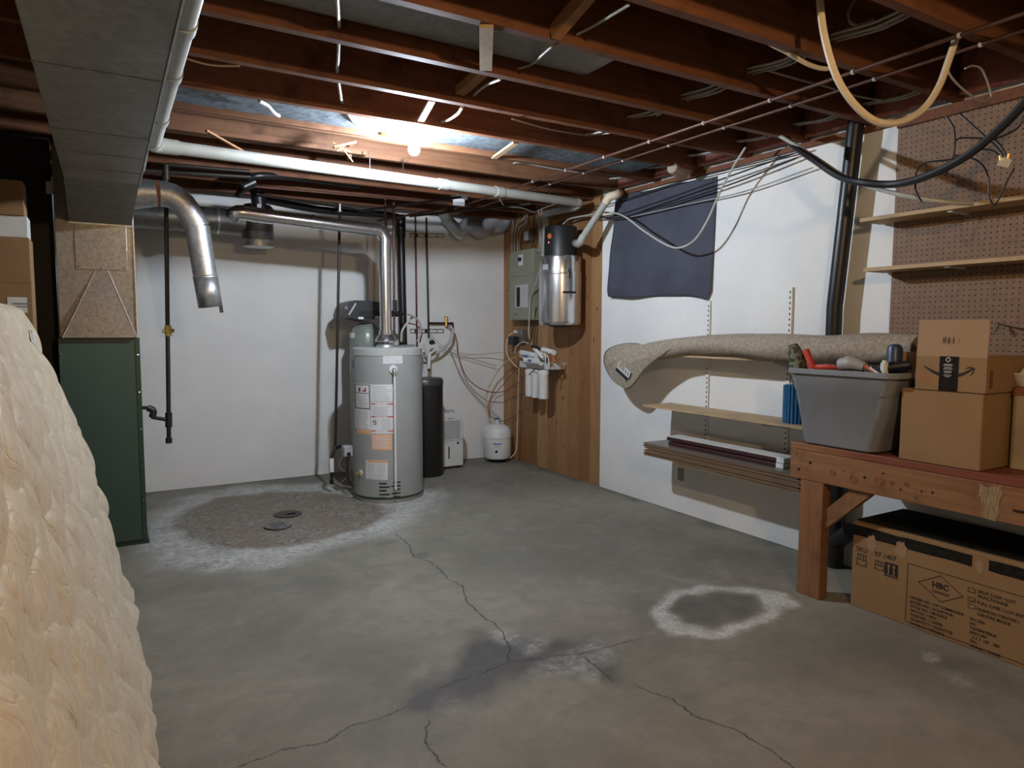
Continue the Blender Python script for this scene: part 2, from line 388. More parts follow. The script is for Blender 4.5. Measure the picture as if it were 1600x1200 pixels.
    n5 = ramp(t, noise(t, (1, 1, 1), 45, 5, .8), .62, .68); grav = mixc(t, n5, grav, (.03, .026, .022)); grav = mixc(t, ramp(t, noise(t, (1, 1, 1), 33, 3, .8), .66, .70), grav, (.42, .40, .36))
    col_ = mixc(t, Am, col_, grav)
    # efflorescence, broken up by fine noise
    n7 = noise(t, (1, 1, 1), 24, 6, .75)
    we = mth('MULTIPLY', mth('MULTIPLY', sp.outputs[1], 2.2), mth('MULTIPLY_ADD', ramp(t, n7, .36, .60), .75, .22), None, True)
    we = mth('MULTIPLY', we, mth('MULTIPLY_ADD', ramp(t, n3, .35, .6), .5, .5), None, True)
    we = mth('MULTIPLY', we, mth('MULTIPLY_ADD', ramp(t, noise(t, (1, 1, 1), 5, 5, .7), .32, .60), .55, .40))
    col_ = mixc(t, we, col_, (.60, .60, .585))
    # cracks
    cracks = [[(617, 835), (628, 842), (640, 852), (645, 868), (672, 878), (688, 890), (700, 905), (722, 915), (730, 940), (752, 962), (772, 975), (785, 988), (797, 1012), (792, 1034)],
              [(690, 1075), (705, 1066), (755, 1052), (792, 1036), (835, 1030), (870, 1024), (905, 1022)], [(905, 1022), (930, 1040), (955, 1062)],
              [(905, 1022), (960, 1008), (1000, 998)],
              [(625, 1108), (590, 1125), (545, 1135), (510, 1160), (440, 1172), (375, 1198)], [(668, 1130), (665, 1160), (690, 1195)],
              [(1000, 1075), (1050, 1092), (1090, 1122), (1150, 1140), (1205, 1172), (1240, 1200)]]
    # each crack set is stored as side-signed distance; a noise offset in the shader makes it ragged
    ckmax = None
    for si, idx in enumerate(((0, 4, 6), (1, 3), (2, 5))):
        best = np.full_like(X, 9.); sd = np.full_like(X, 9.)
        for ci in idx:
            P = Q(cracks[ci])
            for k in range(len(P)-1):
                ax, ay, bx, by = P[k].x, P[k].y, P[k+1].x, P[k+1].y; dx, dy = bx-ax, by-ay
                h = np.clip(((X-ax)*dx+(Y_-ay)*dy)/(dx*dx+dy*dy), 0, 1); dd = np.hypot(X-ax-h*dx, Y_-ay-h*dy)
                sg = np.sign(dx*(Y_-ay)-dy*(X-ax)); cl = dd < best; best = np.where(cl, dd, best); sd = np.where(cl, sg*dd, sd)
        at2 = me.color_attributes.new('crack_%d' % si, 'FLOAT_COLOR', 'POINT')
        at2.data.foreach_set('color', np.stack([sd, best, best*0, best*0+1], -1).reshape(-1).astype(np.float32))
        v2 = t.nodes.new('ShaderNodeVertexColor'); v2.layer_name = 'crack_%d' % si; s2 = t.nodes.new('ShaderNodeSeparateColor'); L.new(v2.outputs[0], s2.inputs[0])
        off = mth('MULTIPLY_ADD', noise(t, (1, 1, 1), 20+si, 5, .7), .05, -.025)
        dist_ = mth('ABSOLUTE', mth('ADD', s2.outputs[0], off))
        mr = t.nodes.new('ShaderNodeMapRange'); mr.inputs[1].default_value = .0016; mr.inputs[2].default_value = .0050; mr.inputs[3].default_value = 1; mr.inputs[4].default_value = 0; L.new(dist_, mr.inputs[0])
        lim = mth('LESS_THAN', s2.outputs[1], .03); one = mth('MULTIPLY', mr.outputs[0], lim)
        ckmax = one if ckmax is None else mth('MAXIMUM', ckmax, one)
    ck = mth('MULTIPLY', ckmax, mth('MULTIPLY_ADD', ramp(t, n1, .35, .6), .3, .6))
    col_ = mixc(t, ck, col_, (.03, .027, .024))
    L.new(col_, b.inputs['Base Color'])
    hs = mth('ADD', mth('MULTIPLY', n3, .3), mth('MULTIPLY', ck, -1.0)); hs = mth('ADD', hs, mth('MULTIPLY', mth('MULTIPLY', bw.outputs[0], Am), 1.2))
    bump(t, b, hs, .35, .006)
    me.materials.append(m); struct(o)
build_floor()
struct(MB().box((-2.6, D, 0), (W+.12, D+.12, CE)).build('wall_back', 'wall'))
struct(MB().box((W, -2.2, 0), (W+.12, 4.47, CE)).build('wall_right', 'wall'))
struct(MB().box((W+.012, 4.47, 0), (W+.12, D, CE)).build('wall_right', 'panel'))
struct(MB().box((-2.72, -2.2, 0), (-2.6, D+.12, CE)).build('wall_left', 'wall'))
struct(MB().box((-2.72, -2.32, 0), (W+.12, -2.2, CE)).build('wall_front', 'wall'))
struct(MB().box((-2.72, -2.32, CE), (W+.12, D+.12, CE+.05)).build('ceiling', 'subfloor'))
struct(MB().box((-2.6, 4.75, 0), (-.238, 4.85, CE)).build('unlit_gap_wall', 'unlit_gap'))  # added dark screen in place of the unlit space left of the furnace

struct(MB().box((W-.03, 2.066, 2.325), (W-.001, 4.47, H-.001)).build('trim_1', 'joist'))
struct(MB().box((W-.03, -2.2, 2.305), (W-.001, 2.066, H-.001)).build('trim_2', 'joist'))
# joists: 38 x 235 mm boards every 406 mm, running from side wall to side wall
ord_ = ['', 'first', 'second', 'third', 'fourth', 'fifth', 'sixth', 'seventh', 'eighth', 'ninth', 'tenth', 'eleventh', 'twelfth', 'thirteenth', 'fourteenth', 'fifteenth']
JY = {k: 2.2107+.406*k for k in range(-6, 10)}
j0 = None; bulbn = 3
for k in range(-6, 10):
    if k <= 3:
        lab = 'red-brown ceiling joist, ' + {3: 'nearest on the camera side of the lit bulb', 2: 'second on the camera side of the lit bulb', 1: 'third on the camera side of the lit bulb', 0: 'fourth on the camera side of the lit bulb', -1: 'fifth on the camera side of the lit bulb', -2: 'sixth on the camera side of the bulb, crossing the top right corner'}.get(k, ord_[4-k]+' on the camera side of the lit bulb')
    elif k == 4: lab = 'orange-lit ceiling joist directly behind the lit bulb'
    else: lab = 'red-brown ceiling joist, ' + ord_[k-3]+' behind the lit bulb towards the back wall'
    o = MB().box((-2.6, JY[k]-.038, H), (W-.002 if k < 6 else W+.008, JY[k], CE)).build('ceiling_joist', 'joist_by_bulb' if k in (4, 5) else 'joist')
    tag(o, lab, 'joist', 'ceiling joists')
# ledger strips nailed low on the joists behind the bulb
e4 = atY(590, 238, JY[4]-.06).x
tag(MB().box((.22, JY[4]-.066, H+.004), (e4, JY[4]-.039, H+.085)).build('ledger_board', 'joist_by_bulb'), 'pale wooden strip nailed along the joist just behind the bulb', 'board')
e5 = atY(572, 243, JY[5]-.09).x
tag(MB().box((.22, JY[5]-.10, H-.004), (e5, JY[5]-.062, H+.03)).build('ledger_board', 'joist_by_bulb'), 'thin pale wooden strip ending beside the splintered wood, above the white pipe', 'board')
# galvanized panning between joists
def pan(y0, y1, x0, x1, z, lab, m='galv'):
    o = MB().box((x0, y0, z), (x1, y1, z+.004)).build('duct_panning', m); return tag(o, lab, 'duct')
pan(JY[3]+.001, JY[4]-.039, .2, 3.2, atY(400, 180, JY[4]-.04).z, 'bright spangled sheet metal panning between joists above the lit bulb', 'panz')
# round-ended wall-stack duct between J0 and J1
xa = atY(925, 100, JY[1]-.1).x
o = MB(); o.box((.25, JY[0]+.03, H+.05), (xa, JY[1]-.06, CE-.02))
o = o.build('ceiling_duct', 'galvd', smooth=True, bevel=.05); o.modifiers[0].segments = 6
tag(o, 'dull grey metal duct with rounded end between two joists at the top', 'duct')
# insulation batts at the rim
for k, lab in ((-3, 'farthest forward in the top right corner'), (-2, 'above the pegboard, second from the top right corner'), (-1, 'above the pegboard left part'), (0, 'above the black drain pipe'), (1, 'above the white wall right of the dark cloth'), (2, 'above the right top corner of the dark cloth'), (3, 'above the middle of the dark cloth'), (4, 'above the left part of the dark cloth')):
    def fn(u, v, k=k):
        y = JY[k]+.01+u*.348; z = H+.012+v*.20
        return (W-.07-.03*math.sin(u*math.pi)*math.sin(v*math.pi)-.008*math.sin(u*23+k)*math.cos(v*17), y, z)
    o = MB().grid(fn, 14, 10); b = MB(); b.v = o.v; b.f = o.f
    tag(b.build('insulation_batt', 'pink', smooth=True, solid=.012), 'pink insulation batt in a joist bay ' + lab, 'insulation', 'pink batts at the wall top')

# blocks and scraps of wood between joists
def block(p, q, w_, h_, lab, m='blk', name='wood_block'):
    tag(MB().bar(p, q, w_, h_).build(name, m), lab, 'wood block')
a = atY(866, 60, JY[0]-.04); b_ = atZ(918, -25, CE-.03); block((a.x, JY[0]-.04, H+.02), (a.x+.04, JY[-1]+.002, H+.17), .04, .05, 'orange-brown wood brace sloping between two joists at top centre')
block(atZ(760, 40, H-.004), atZ(759, 108, H+.004), .05, .014, 'weathered grey wood strip across two joist bottoms left of the top centre brace', 'pale')
a = atY(660, 188, JY[3]-.045); b2 = atZ(672, 160, H+.01)
block(atZ(658, 188, H+.012), atZ(675, 157, H+.012), .032, .012, 'pale nail-pocked wood strip just above and right of the lit bulb', 'pale')
a = atZ(776, 245, H); b2 = atZ(802, 225, H); block(atZ(772, 247, H+.0), atZ(806, 223, H+.0), .035, .012, 'short pale wood strip slanting between joists right of the lit bulb', 'pale')
a = atY(718, 140, JY[2]-.04); block((a.x, JY[2]-.04, H+.05), (a.x+.05, JY[1]+.004, H+.13), .05, .035, 'dark wood block between joists above the lit bulb')
a = atY(545, 253, JY[5]-.05); block((a.x, JY[5]-.055, H-.03), (a.x+.01, JY[5]-.055, H+.06), .035, .02, 'small wood cleat under the pale strip left of the bulb', 'joist_by_bulb')
a = atY(590, 232, JY[4]-.05); block((a.x+.015, JY[4]-.10, H+.03), (a.x+.11, JY[4]-.045, H+.06), .03, .05, 'short brown block where the pale strip ends left of the bulb')
a = atY(322, 205, 3.75); b2 = atY(415, 257, 4.35)
block(atY(322, 204, 3.9), atY(414, 256, 4.2), .016, .01, 'thin wooden lath hanging diagonally under the joists near the grey trunk duct', name='wood_lath')
a = atY(535, 232, 3.9)
o = MB()
for i in range(7):
    r_ = random.Random(i); o.bar(a, a+V((r_.uniform(-.07, .07), r_.uniform(-.05, .02), r_.uniform(-.07, .06))), .006, .006)
o.bar(a+V((-.05, 0, .0)), a+V((.08, 0, .045)), .03, .01)
tag(o.build('splintered_wood', 'blk'), 'splintered end of broken wood hanging below a joist left of the bulb', 'wood scrap')

# ------------------------------------------------------------------ light bulbs
def bulb_fixture(c, label, warm=False):
    t = thing('ceiling_light', (c.x, c.y, H+.1), label, 'light')
    z = c.z
    top = z+.125
    part(MB().lathe([(.001, top+.012), (.055, top+.012), (.058, top+.004), (.05, top-.004), (.03, top-.008), (.001, top-.008)][::-1], (c.x, c.y, 0), 28).build('mounting_plate', 'white', t, True), 'round white plate')
    MB().box((c.x-.045, c.y-.045, top+.012), (c.x+.045, c.y+.045, top+.05)).build('ceiling_box', 'galvd', t, bevel=.004)
    MB().lathe([(.001, top-.06), (.019, top-.06), (.021, top-.04), (.026, top-.03), (.028, top-.008), (.001, top-.008)], (c.x, c.y, 0), 24).build('socket', 'white', t, True)
    MB().lathe([(.001, top-.085), (.0165, top-.085), (.0165, top-.06), (.001, top-.06)], (c.x, c.y, 0), 20).build('bulb_neck', 'whiteg', t, True)
    prof = [(max(.0006, .031*math.sin(math.pi*i/10)), z-.03*math.cos(math.pi*i/10)) for i in range(9)]+[(.016, z+.036), (.0155, z+.05)]
    part(MB().lathe(prof, (c.x, c.y, 0), 20).build('bulb_glass', 'bulbw' if warm else 'bulbc', t, True), 'glowing bulb')
BC = atY(647, 234, 3.56)
bulb_fixture(BC, 'bare glowing white bulb in a white ceiling socket')
# box holding the fixture between joists
bulb_fixture(V((1.05, .02, 2.2)), 'bare warm bulb in a ceiling socket over the near end of the room', True)

# ------------------------------------------------------------------ furnace with plenum and trunk duct
FX0, FX1, FY = -.234, .168, 4.62
t = thing('furnace', (-.03, 4.95, 0), 'dark green furnace cabinet standing between leaning mattress and back wall', 'furnace')
MB().box((FX0, FY, .03), (FX1, 5.30, 1.243)).build('cabinet', 'green', t, bevel=.004)
MB().box((FX0+.01, FY+.01, 0), (FX1+.012, 5.29, .03)).build('base', 'greend', t)
MB().box((FX1-.022, FY-.004, .03), (FX1+.002, FY, 1.243)).build('corner_trim', 'greend', t)
for z in (1.14, .92, .70, .48, .27, .08):
    MB().sphere((FX1-.011, FY-.005, z), .005, 8).build('screw', 'shiny', t)
MB().sphere((FX0+.012, FY-.003, 1.15), .005, 8).build('screw', 'shiny', t)
PX0, PX1 = -.222, .160
t = thing('supply_plenum', (-.03, 4.95, 1.243), 'spangled galvanized plenum box standing on the green furnace', 'duct')
apL = atY(150, 421, FY); apR = atY(168, 421, FY); zt = 2.32
o = MB().box((PX0, FY+.012, 1.243), (PX1, 5.28, zt)); o.build('plenum_body', 'galvb', t, bevel=.002)
apz = apL.z
o = MB()
bl, br = (PX0+.012, FY-.034, 1.2435), (PX1-.004, FY-.034, 1.2435)
a1, a2 = (apL.x, FY+.010, apz), (apR.x, FY+.010, apz)
o.add([bl, br, a2, a1, (bl[0], FY+.012, 1.243), (br[0], FY+.012, 1.243)], [(0, 1, 2, 3), (0, 3, 4), (1, 5, 2), (0, 4, 5, 1)])
part(o.build('transition_cone', 'galvb', t), 'brown-tinged triangular raised sheet')
pl, pr_ = atY(118, 420, FY), atY(197, 352, FY)
MB().box((pl.x, FY+.006, pl.z), (pr_.x, FY+.012, pr_.z+.05)).build('patch_panel', 'galvb', t, bevel=.002)
for (x, z) in ((pl.x+.015, pl.z+.015), (pr_.x-.015, pl.z+.015), (pr_.x-.015, pl.z+.13), ((pl.x+pr_.x)/2, pl.z+.01)):
    MB().sphere((x, FY+.004, z), .005, 8).build('rivet', 'shiny', t)
for p_, q_ in ((bl, a1), (br, a2)): MB().tube([p_, q_], .0035, 6).build('folded_edge', 'galv', t, True)
MB().bar((PX1+.001, FY+.005, 1.25), (PX1+.001, FY+.005, zt), .006, .006, (1, 0, 0)).build('corner_seam', 'galv', t)
t = thing('trunk_duct', (0, 2, 2.0), 'large dull grey trunk duct running overhead from furnace towards the camera', 'duct')
TL, TR = -.142, .168
MB().box((TL, -1.2, 2.0), (TR, 3.90, 2.34)).build('duct_run', 'galvd', t, bevel=.003)
MB().hexa([(TL, 3.90, 2.0), (TR, 3.90, 2.0), (.152, FY+.008, 1.892), (-.154, FY+.008, 1.892), (TL, 3.90, 2.34), (TR, 3.90, 2.34), (.152, FY+.008, 2.34), (-.154, FY+.008, 2.34)]).build('duct_transition', 'galvd', t)
for yy in (.6, 1.5, 2.25, 2.95, 3.3, 3.62):
    MB().box((TL-.001, yy, 1.9985), (TR+.001, yy+.006, 2.0)).build('seam', 'galvd', t)
MB().box((-.158, FY+.002, 1.885), (.156, FY+.012, 1.893)).build('flange', 'galv', t)
MB().box((TR, -1.2, 1.995), (TR+.005, 3.9, 2.01)).build('edge_seam', 'galv', t)
# hanging rusty nails on trunk: small strap hooks
# round duct from the plenum, drooping open end
t = thing('round_duct', atY(240, 305, 4.85), 'silver elbowed round duct hanging down with a torn open end', 'duct')
dy = 4.8; P = [V((.14, dy, atY(212, 303, dy).z)), atY(246, 302, dy), atY(268, 306, dy), atY(287, 320, dy), atY(300, 340, dy), atY(308, 356, dy)]
MB().tube([P[0], P[1]], [.10, .078], 24).build('collar', 'galv', t, True)
MB().tube(P[1:], [.078, .077, .076, .074, .074], 24, smooth=True, k=2).build('elbow', 'galv', t, True)
E_ = atY(329, 480, dy)
MB().tube([P[-1], P[-1].lerp(E_, .62)], [.074, .071], 28).build('pipe_section', 'galv', t, True)
MB().tube([P[-1].lerp(E_, .60), E_], [.073, .072], 28, cap=False).build('pipe_end', 'galv', t, True, solid=.002)
for f in (0.0, .62): 
    c = P[-1].lerp(E_, f); d = (E_-P[-1]).normalized()*.004; MB().tube([c-d, c+d], .0765, 28).build('crimp_ring', 'galv', t, True)
MB().tube([P[1]-V((.012, 0, 0)), P[1]+V((.012, 0, 0))], .0795, 24).build('rusty_band', 'rust', t, True)
MB().bar(E_+V((.055, -.04, .01)), E_+V((.06, -.04, -.035)), .022, .003, (0, 1, 0)).build('torn_tab', 'iron', t)
# horizontal duct along the back
t = thing('return_duct', atY(300, 345, 5.7), 'grey round duct running behind the elbowed duct along the back wall', 'duct')
y = 5.75; a, b_, c = atY(205, 335, y), atY(340, 345, y), atY(392, 352, y)
MB().tube([a, b_], .098, 24).build('pipe_section', 'galvd', t, True)
MB().tube([b_-V((.01, 0, 0)), b_+V((.006, 0, 0))], .102, 24).build('crimp_ring', 'galv', t, True)
MB().tube([b_, c], [.098, .09], 24).build('boot', 'galvd', t, True)
t = thing('duct_takeoff', atY(405, 388, 5.75), 'short vertical metal duct stub with ragged bottom above the back wall', 'duct')
cc = atY(403, 352, 5.72); top = atY(403, 325, 5.72).z; bot = atY(403, 386, 5.72).z
MB().lathe([(.115, bot+.10), (.115, top), (.1, top+.02)], (cc.x, cc.y, 0), 28).build('stub_body', 'galvd', t, True)
MB().lathe([(.118, bot), (.119, bot+.045), (.121, bot+.05), (.119, bot+.055), (.118, bot+.11)], (cc.x, cc.y, 0), 28).build('lower_ring', 'galv', t, True)

# ------------------------------------------------------------------ white vacuum pipe under the joists
def pipe(name, pts, r, m, label, cat='pipe', n=14, smooth=True, k=5, group=None, fit=(), fitm=None, fname='coupling', fr=1.18, fl=.03):
    pts = [V(p) for p in pts]
    if not fit: return tag(MB().tube(pts, r, n, smooth=smooth, k=k).build(name, m, None, True), label, cat, group)
    t = thing(name, pts[0], label, cat, group)
    MB().tube(pts, r, n, smooth=smooth, k=k).build('pipe_run', m, t, True)
    for f in fit:
        p, d = f; p = V(p); d = V(d).normalized()*fl
        MB().tube([p-d, p+d], r*fr, n).build(fname, fitm or m, t, True)
    return t
Pa, Pb, Pc = atZ(311, -60, 2.17), atZ(239, 226, 2.17), atZ(905, 317, 2.3)
ex, ey = V((1, .05, .03)), V((0, 1, 0))
d1 = (Pc-Pb).normalized(); d0 = (Pb-Pa).normalized()
t = thing('vacuum_pipe', Pb, 'long white pipe running beside the trunk duct then across under the joists', 'pipe')
MB().tube([Pa, Pb-d0*.05], .032, 20).build('pipe_run', 'pvc', t, True)
MB().tube([Pb-d0*.06, Pb-d0*.02, Pb+d1*.02-d0*.004, Pb+d1*.06], .0375, 20, smooth=True).build('elbow', 'pvc', t, True)
MB().tube([Pb+d1*.05, Pc-d1*.04], .032, 20).build('pipe_run', 'pvc', t, True)
for q in (Pb+d1*.08, Pb.lerp(Pc, .56), Pb.lerp(Pc, .72)):
    MB().tube([q-d1*.035, q+d1*.035], .0365, 20).build('coupling', 'pvc', t, True)
for q in (atZ(308, 42, 2.17), atZ(287, 118, 2.17), atZ(252, 185, 2.17)):
    q = Pa.lerp(Pb, (q-Pa).length/(Pb-Pa).length); MB().tube([q-d0*.035, q+d0*.035], .0365, 20).build('coupling', 'pvc', t, True)
for f in (.383, .46, .89):
    q = Pb.lerp(Pc, f); o = MB().tube([q-d1*.004, q+d1*.004], .030, 16); o.tube([q+V((0, 0, .028)), q+V((0, 0, H-q.z))], .003, 6)
    part(o.build('hanger', 'bwire', t), 'black hanger strap')
Pd = V((Pc.x+.05, Pc.y+.12, Pc.z-.06)); 
va = atX(853, 338, 3.40); vb = atX(850, 400, 3.43)
MB().tube([Pc-d1*.05, Pc, Pc+V((.01, .10, -.02)), va+V((.0, -.12, .02)), va, va+V((0, .0, -.12)), vb], .032, 18, smooth=True).build('drop_pipe', 'pvc', t, True)

# ------------------------------------------------------------------ copper lines on the joists
zc = H-.012
for (x1, y1, m, lab) in ((1200, 158, 'copper', 'upper of two thin copper pipes running under the joists'), (1200, 177, 'copper', 'lower of two thin copper pipes running under the joists')):
    x = atZ(x1, y1, zc).x
    t = thing('water_pipe', (x, 2, zc), lab, 'pipe', 'copper lines under the joists')
    MB().tube([(x, -.3, zc), (x, 5.5, zc)], .008, 10).build('pipe_run', m, t, True)
    for k in range(-3, 6):
        y = JY[k]-.02; part(MB().tube([(x, y-.005, zc), (x, y+.005, zc)], .0105, 10).build('pipe_clip', 'insul', t), 'small shiny clip')

# ------------------------------------------------------------------ black iron / abs / copper pipes at the back
gx = atY(262, 300, 5.0)
gp = thing('gas_pipe', (gx.x, 5.0, .5), 'tall black iron gas pipe hanging beside the green furnace', 'pipe')
gt, gb = atY(259, 268, 5.0), atY(264, 690, 5.0)
MB().tube([gt, gb], .0135, 12).build('drop_pipe', 'iron', gp, True)
MB().tube([gt+V((0, 0, -.05)), gt+V((0, 0, .04))], .024, 12).build('tee', 'iron', gp, True)
h1 = atY(215, 266, 5.0); h2 = atY(400, 277, 5.0); MB().tube([h1, h2], .014, 10).build('header_pipe', 'iron', gp, True)
h1 = atY(262, 257, 5.0); h2 = atY(390, 268, 5.0); MB().tube([h1, h2], .012, 10).build('header_pipe', 'iron', gp, True)
c = atY(263, 517, 5.0); o = MB().tube([c-V((0, 0, .035)), c+V((0, 0, .035))], .021, 8); o.tube([c-V((.035, 0, 0)), c+V((.035, 0, 0))], .012, 8)
part(o.build('gas_valve', 'brass', gp, True), 'brass valve')
MB().tube([gb+V((0, 0, -.01)), gb+V((0, 0, .025))], .02, 10).build('end_cap', 'iron', gp, True)
a = [V((.16, 5.0, atY(226, 637, 5.0).z)), atY(236, 637, 5.0), atY(238, 652, 5.0), atY(262, 656, 5.0)]
MB().tube([V(p) for p in a], .013, 10).build('branch_pipe', 'iron', gp, True)
MB().tube([a[1]+V((-.02, 0, 0)), a[1]+V((.012, 0, -.02)), a[2]], .021, 10, smooth=True).build('elbow', 'iron', gp, True)
MB().tube([gb.lerp(gt, .055), gb.lerp(gt, .11)], .021, 10).build('tee', 'iron', gp, True)

# gas line to the heater
yy = 5.35
g1, g2 = atY(531, 325, yy), atY(524, 700, yy)
t = thing('gas_pipe', g2, 'slim black gas pipe dropping to the water heater control valve', 'pipe')
MB().tube([g1, g2], .011, 10).build('drop_pipe', 'iron', t, True)
MB().tube([g1+V((0, 0, -.03)), g1+V((0, 0, .03))], .018, 10).build('coupling', 'shiny', t, True)
b1 = atY(518, 714, yy-.02)
MB().tube([g2+V((0, 0, .01)), b1, b1+V((0, 0, -.04))], .014, 10, smooth=True).build('elbow', 'iron', t, True)
c1 = atY(545, 708, 5.15)
MB().tube([g2+V((.0, 0, 0)), g2+V((.05, -.05, .02)), c1], .013, 10, smooth=True).build('connector_pipe', 'iron', t, True)
a = atY(518, 727, yy-.04)
o = MB().box((a.x-.016, a.y-.012, a.z-.055), (a.x+.016, a.y+.002, a.z+.055)); part(o.build('warning_tag', 'white', t, bevel=.004), 'white tag')
MB().tube([V((b1.x, yy-.01, b1.z)), V((b1.x, yy-.01, .10))], .01, 8).build('drip_leg', 'iron', t, True)
MB().tube([V((b1.x, yy-.01, .075)), V((b1.x, yy-.01, .105))], .017, 8).build('end_cap', 'iron', t, True)

def vpipe(px1, py1, px2, py2, y, r, m, lab, n=12):
    return tag(MB().tube([atY(px1, py1, y), atY(px2, py2, y)], r, n).build('water_pipe' if m == 'copper' else 'drain_pipe', m, None, True), lab, 'pipe')
vpipe(602, 310, 606, 560, 5.2, .008, 'copper', 'thin copper pipe dropping just behind the water heater vent')
wp = thing('water_pipe', atY(615, 310, 5.15), 'dark copper pipe dropping into the top of the water heater', 'pipe')
MB().tube([atY(615, 312, 5.15), atY(616, 535, 5.15)], .0095, 12).build('drop_pipe', 'copper', wp, True)
a = atY(617, 478, 5.12); part(MB().box(a-V((.016, .015, .055)), a+V((.016, .015, .045))).build('shutoff_valve', 'iron', wp, bevel=.006), 'dark valve body')
vs = thing('drain_stack', atY(632, 560, 5.9), 'black plastic drain stack standing on the back wall behind the heater', 'pipe')
s1, s2 = atY(626, 350, 5.85), atY(634, 620, 5.85)
MB().tube([s1, V((s2.x, s2.y, 0))], .034, 18).build('stack_pipe', 'abs', vs, True)
MB().tube([s1+V((0, 0, -.12)), s1+V((0, 0, .08))], .044, 18).build('hub', 'abs', vs, True)
p1 = atY(395, 308, 5.4); MB().tube([s1+V((0, 0, .04)), s1+V((-.15, -.1, .05)), atY(500, 328, 5.6), p1], .03, 14, smooth=True).build('branch_pipe', 'abs', vs, True)
pa = thing('drain_pipe', p1, 'black plastic pipe assembly with elbows crowded under the joists above the stub duct', 'pipe')
q = [atY(372, 305, 5.2), atY(385, 290, 5.1), atY(400, 275, 5.0), atY(470, 278, 5.1), atY(560, 290, 5.2)]
MB().tube(q, .024, 12, smooth=True).build('pipe_run', 'abs', pa, True)
MB().tube([atY(402, 300, 5.3), atY(405, 325, 5.3)], .05, 14).build('trap', 'abs', pa, True)
a = atY(405, 322, 5.24); part(MB().box(a-V((.014, .004, .014)), a+V((.014, .004, .014))).build('sticker', 'label', pa), 'white sticker')
MB().tube([atY(380, 292, 5.05), atY(398, 284, 5.05)], .033, 12).build('elbow', 'abs', pa, True)
# small pipes high at back
for i, (a, b_, m) in enumerate((((385, 290), (700, 318), 'copper'), ((400, 303), (620, 338), 'iron'), ((560, 330), (720, 308), 'iron'), ((640, 338), (830, 318), 'iron'), ((590, 345), (700, 325), 'copper'))):
    y = 5.3+.06*i
    pa_ = atZ(*a, 2.27-.02*i); pb_ = atZ(*b_, 2.29-.02*i)
    if max(pa_.y, pb_.y) > 6.03: pa_ = atY(*a, 5.7+.05*i); pb_ = atY(*b_, 5.75+.05*i)
    tag(MB().tube([pa_, pb_], .009, 8).build('water_pipe', m, None, True), ['copper pipe crossing under the rear joists above the silver vent', 'black pipe crossing just above the silver vent pipe', 'dark pipe slanting up towards the small white ceiling card', 'dark pipe under the rear joists left of the flexible duct', 'thin copper pipe slanting above the black drain stack'][i], 'pipe')
t = thing('water_pipe', atY(650, 520, 6.04), 'bare copper pipe strapped to back wall right of the drain stack', 'pipe')
MB().tube([atY(649, 335, 6.045), atY(652, 570, 6.045)], .009, 10).build('pipe_run', 'copper', t, True)
t = thing('water_pipe', atY(668, 520, 6.04), 'dark pipe with a side branch and valve on back wall', 'pipe')
MB().tube([atY(666, 340, 6.045), atY(670, 527, 6.045)], .010, 10).build('pipe_run', 'iron', t, True)
MB().tube([atY(669, 505, 6.045), atY(708, 505, 6.045), atY(708, 512, 6.045)], .010, 10).build('branch_pipe', 'iron', t, True)
c = atY(697, 503, 6.03); o = MB().tube([c-V((0, 0, .04)), c+V((0, 0, .045))], .012, 8); o.tube([c-V((.02, 0, -.045)), c+V((.02, 0, .045))], .006, 8); o.build('valve', 'brass', t, True)
for n_, (yy2) in enumerate((368, 517)):
    a, b_ = atY(641, yy2, 6.075), atY(693, yy2, 6.075)
    o = MB()
    for dz in (-.016, .016): o.bar(a+V((0, 0, dz)), b_+V((0, 0, dz)), .004, .004)
    for f in (.0, .2, .5, .8, 1): q = a.lerp(b_, f); o.bar(q-V((0, 0, .016)), q+V((0, 0, .016)), .004, .004, (1, 0, 0))
    o.tube([a.lerp(b_, .17)+V((0, -.02, 0)), a.lerp(b_, .17)+V((0, 0.005, 0))], .014, 8); o.tube([a.lerp(b_, .47)+V((0, -.02, 0)), a.lerp(b_, .47)+V((0, .005, 0))], .014, 8)
    tag(o.build('pipe_bracket', 'iron'), ['upper', 'lower'][n_]+' dark wire bracket holding the two pipes on the back wall', 'bracket', 'pipe brackets on the back wall')
# flex duct in top corner
t = thing('flexible_duct', atY(700, 350, 5.9), 'sagging silver and plastic-wrapped flexible duct in the upper back corner', 'duct')
MB().tube([atY(692, 330, 5.85), atY(700, 345, 5.9), atY(716, 362, 5.93), atY(722, 364, 5.93)], [.05, .055, .06, .062], 16, smooth=True).build('foil_elbow', 'galv', t, True)
MB().tube([atY(716, 362, 5.93), atY(735, 352, 5.93), atY(752, 362, 5.95), atY(768, 348, 5.95), atY(782, 352, 5.95), atY(790, 338, 5.95)], [.062, .075, .066, .085, .078, .07], 16, smooth=True).build('wrapped_sleeve', 'insul', t, True)
# small card hanging from ceiling
a = atY(717, 316, 5.0)
t = thing('ceiling_card', a, 'small white card hanging below a junction box near the white pipe', 'card')
MB().box(a-V((.05, .003, .028)), a+V((.05, .003, .028))).build('card', 'label', t)
o = MB()
for i in range(5): o.rect(-.04+.018*i, -.008, -.03+.018*i, .0, a+V((0, -.0031, 0)), (1, 0, 0), (0, 0, 1))
o.build('lettering', 'ink', t)
part(MB().box(a+V((-.03, .0, .03)), a+V((.08, .09, .06))).build('junction_box', 'galvd', t), 'grey metal junction box')

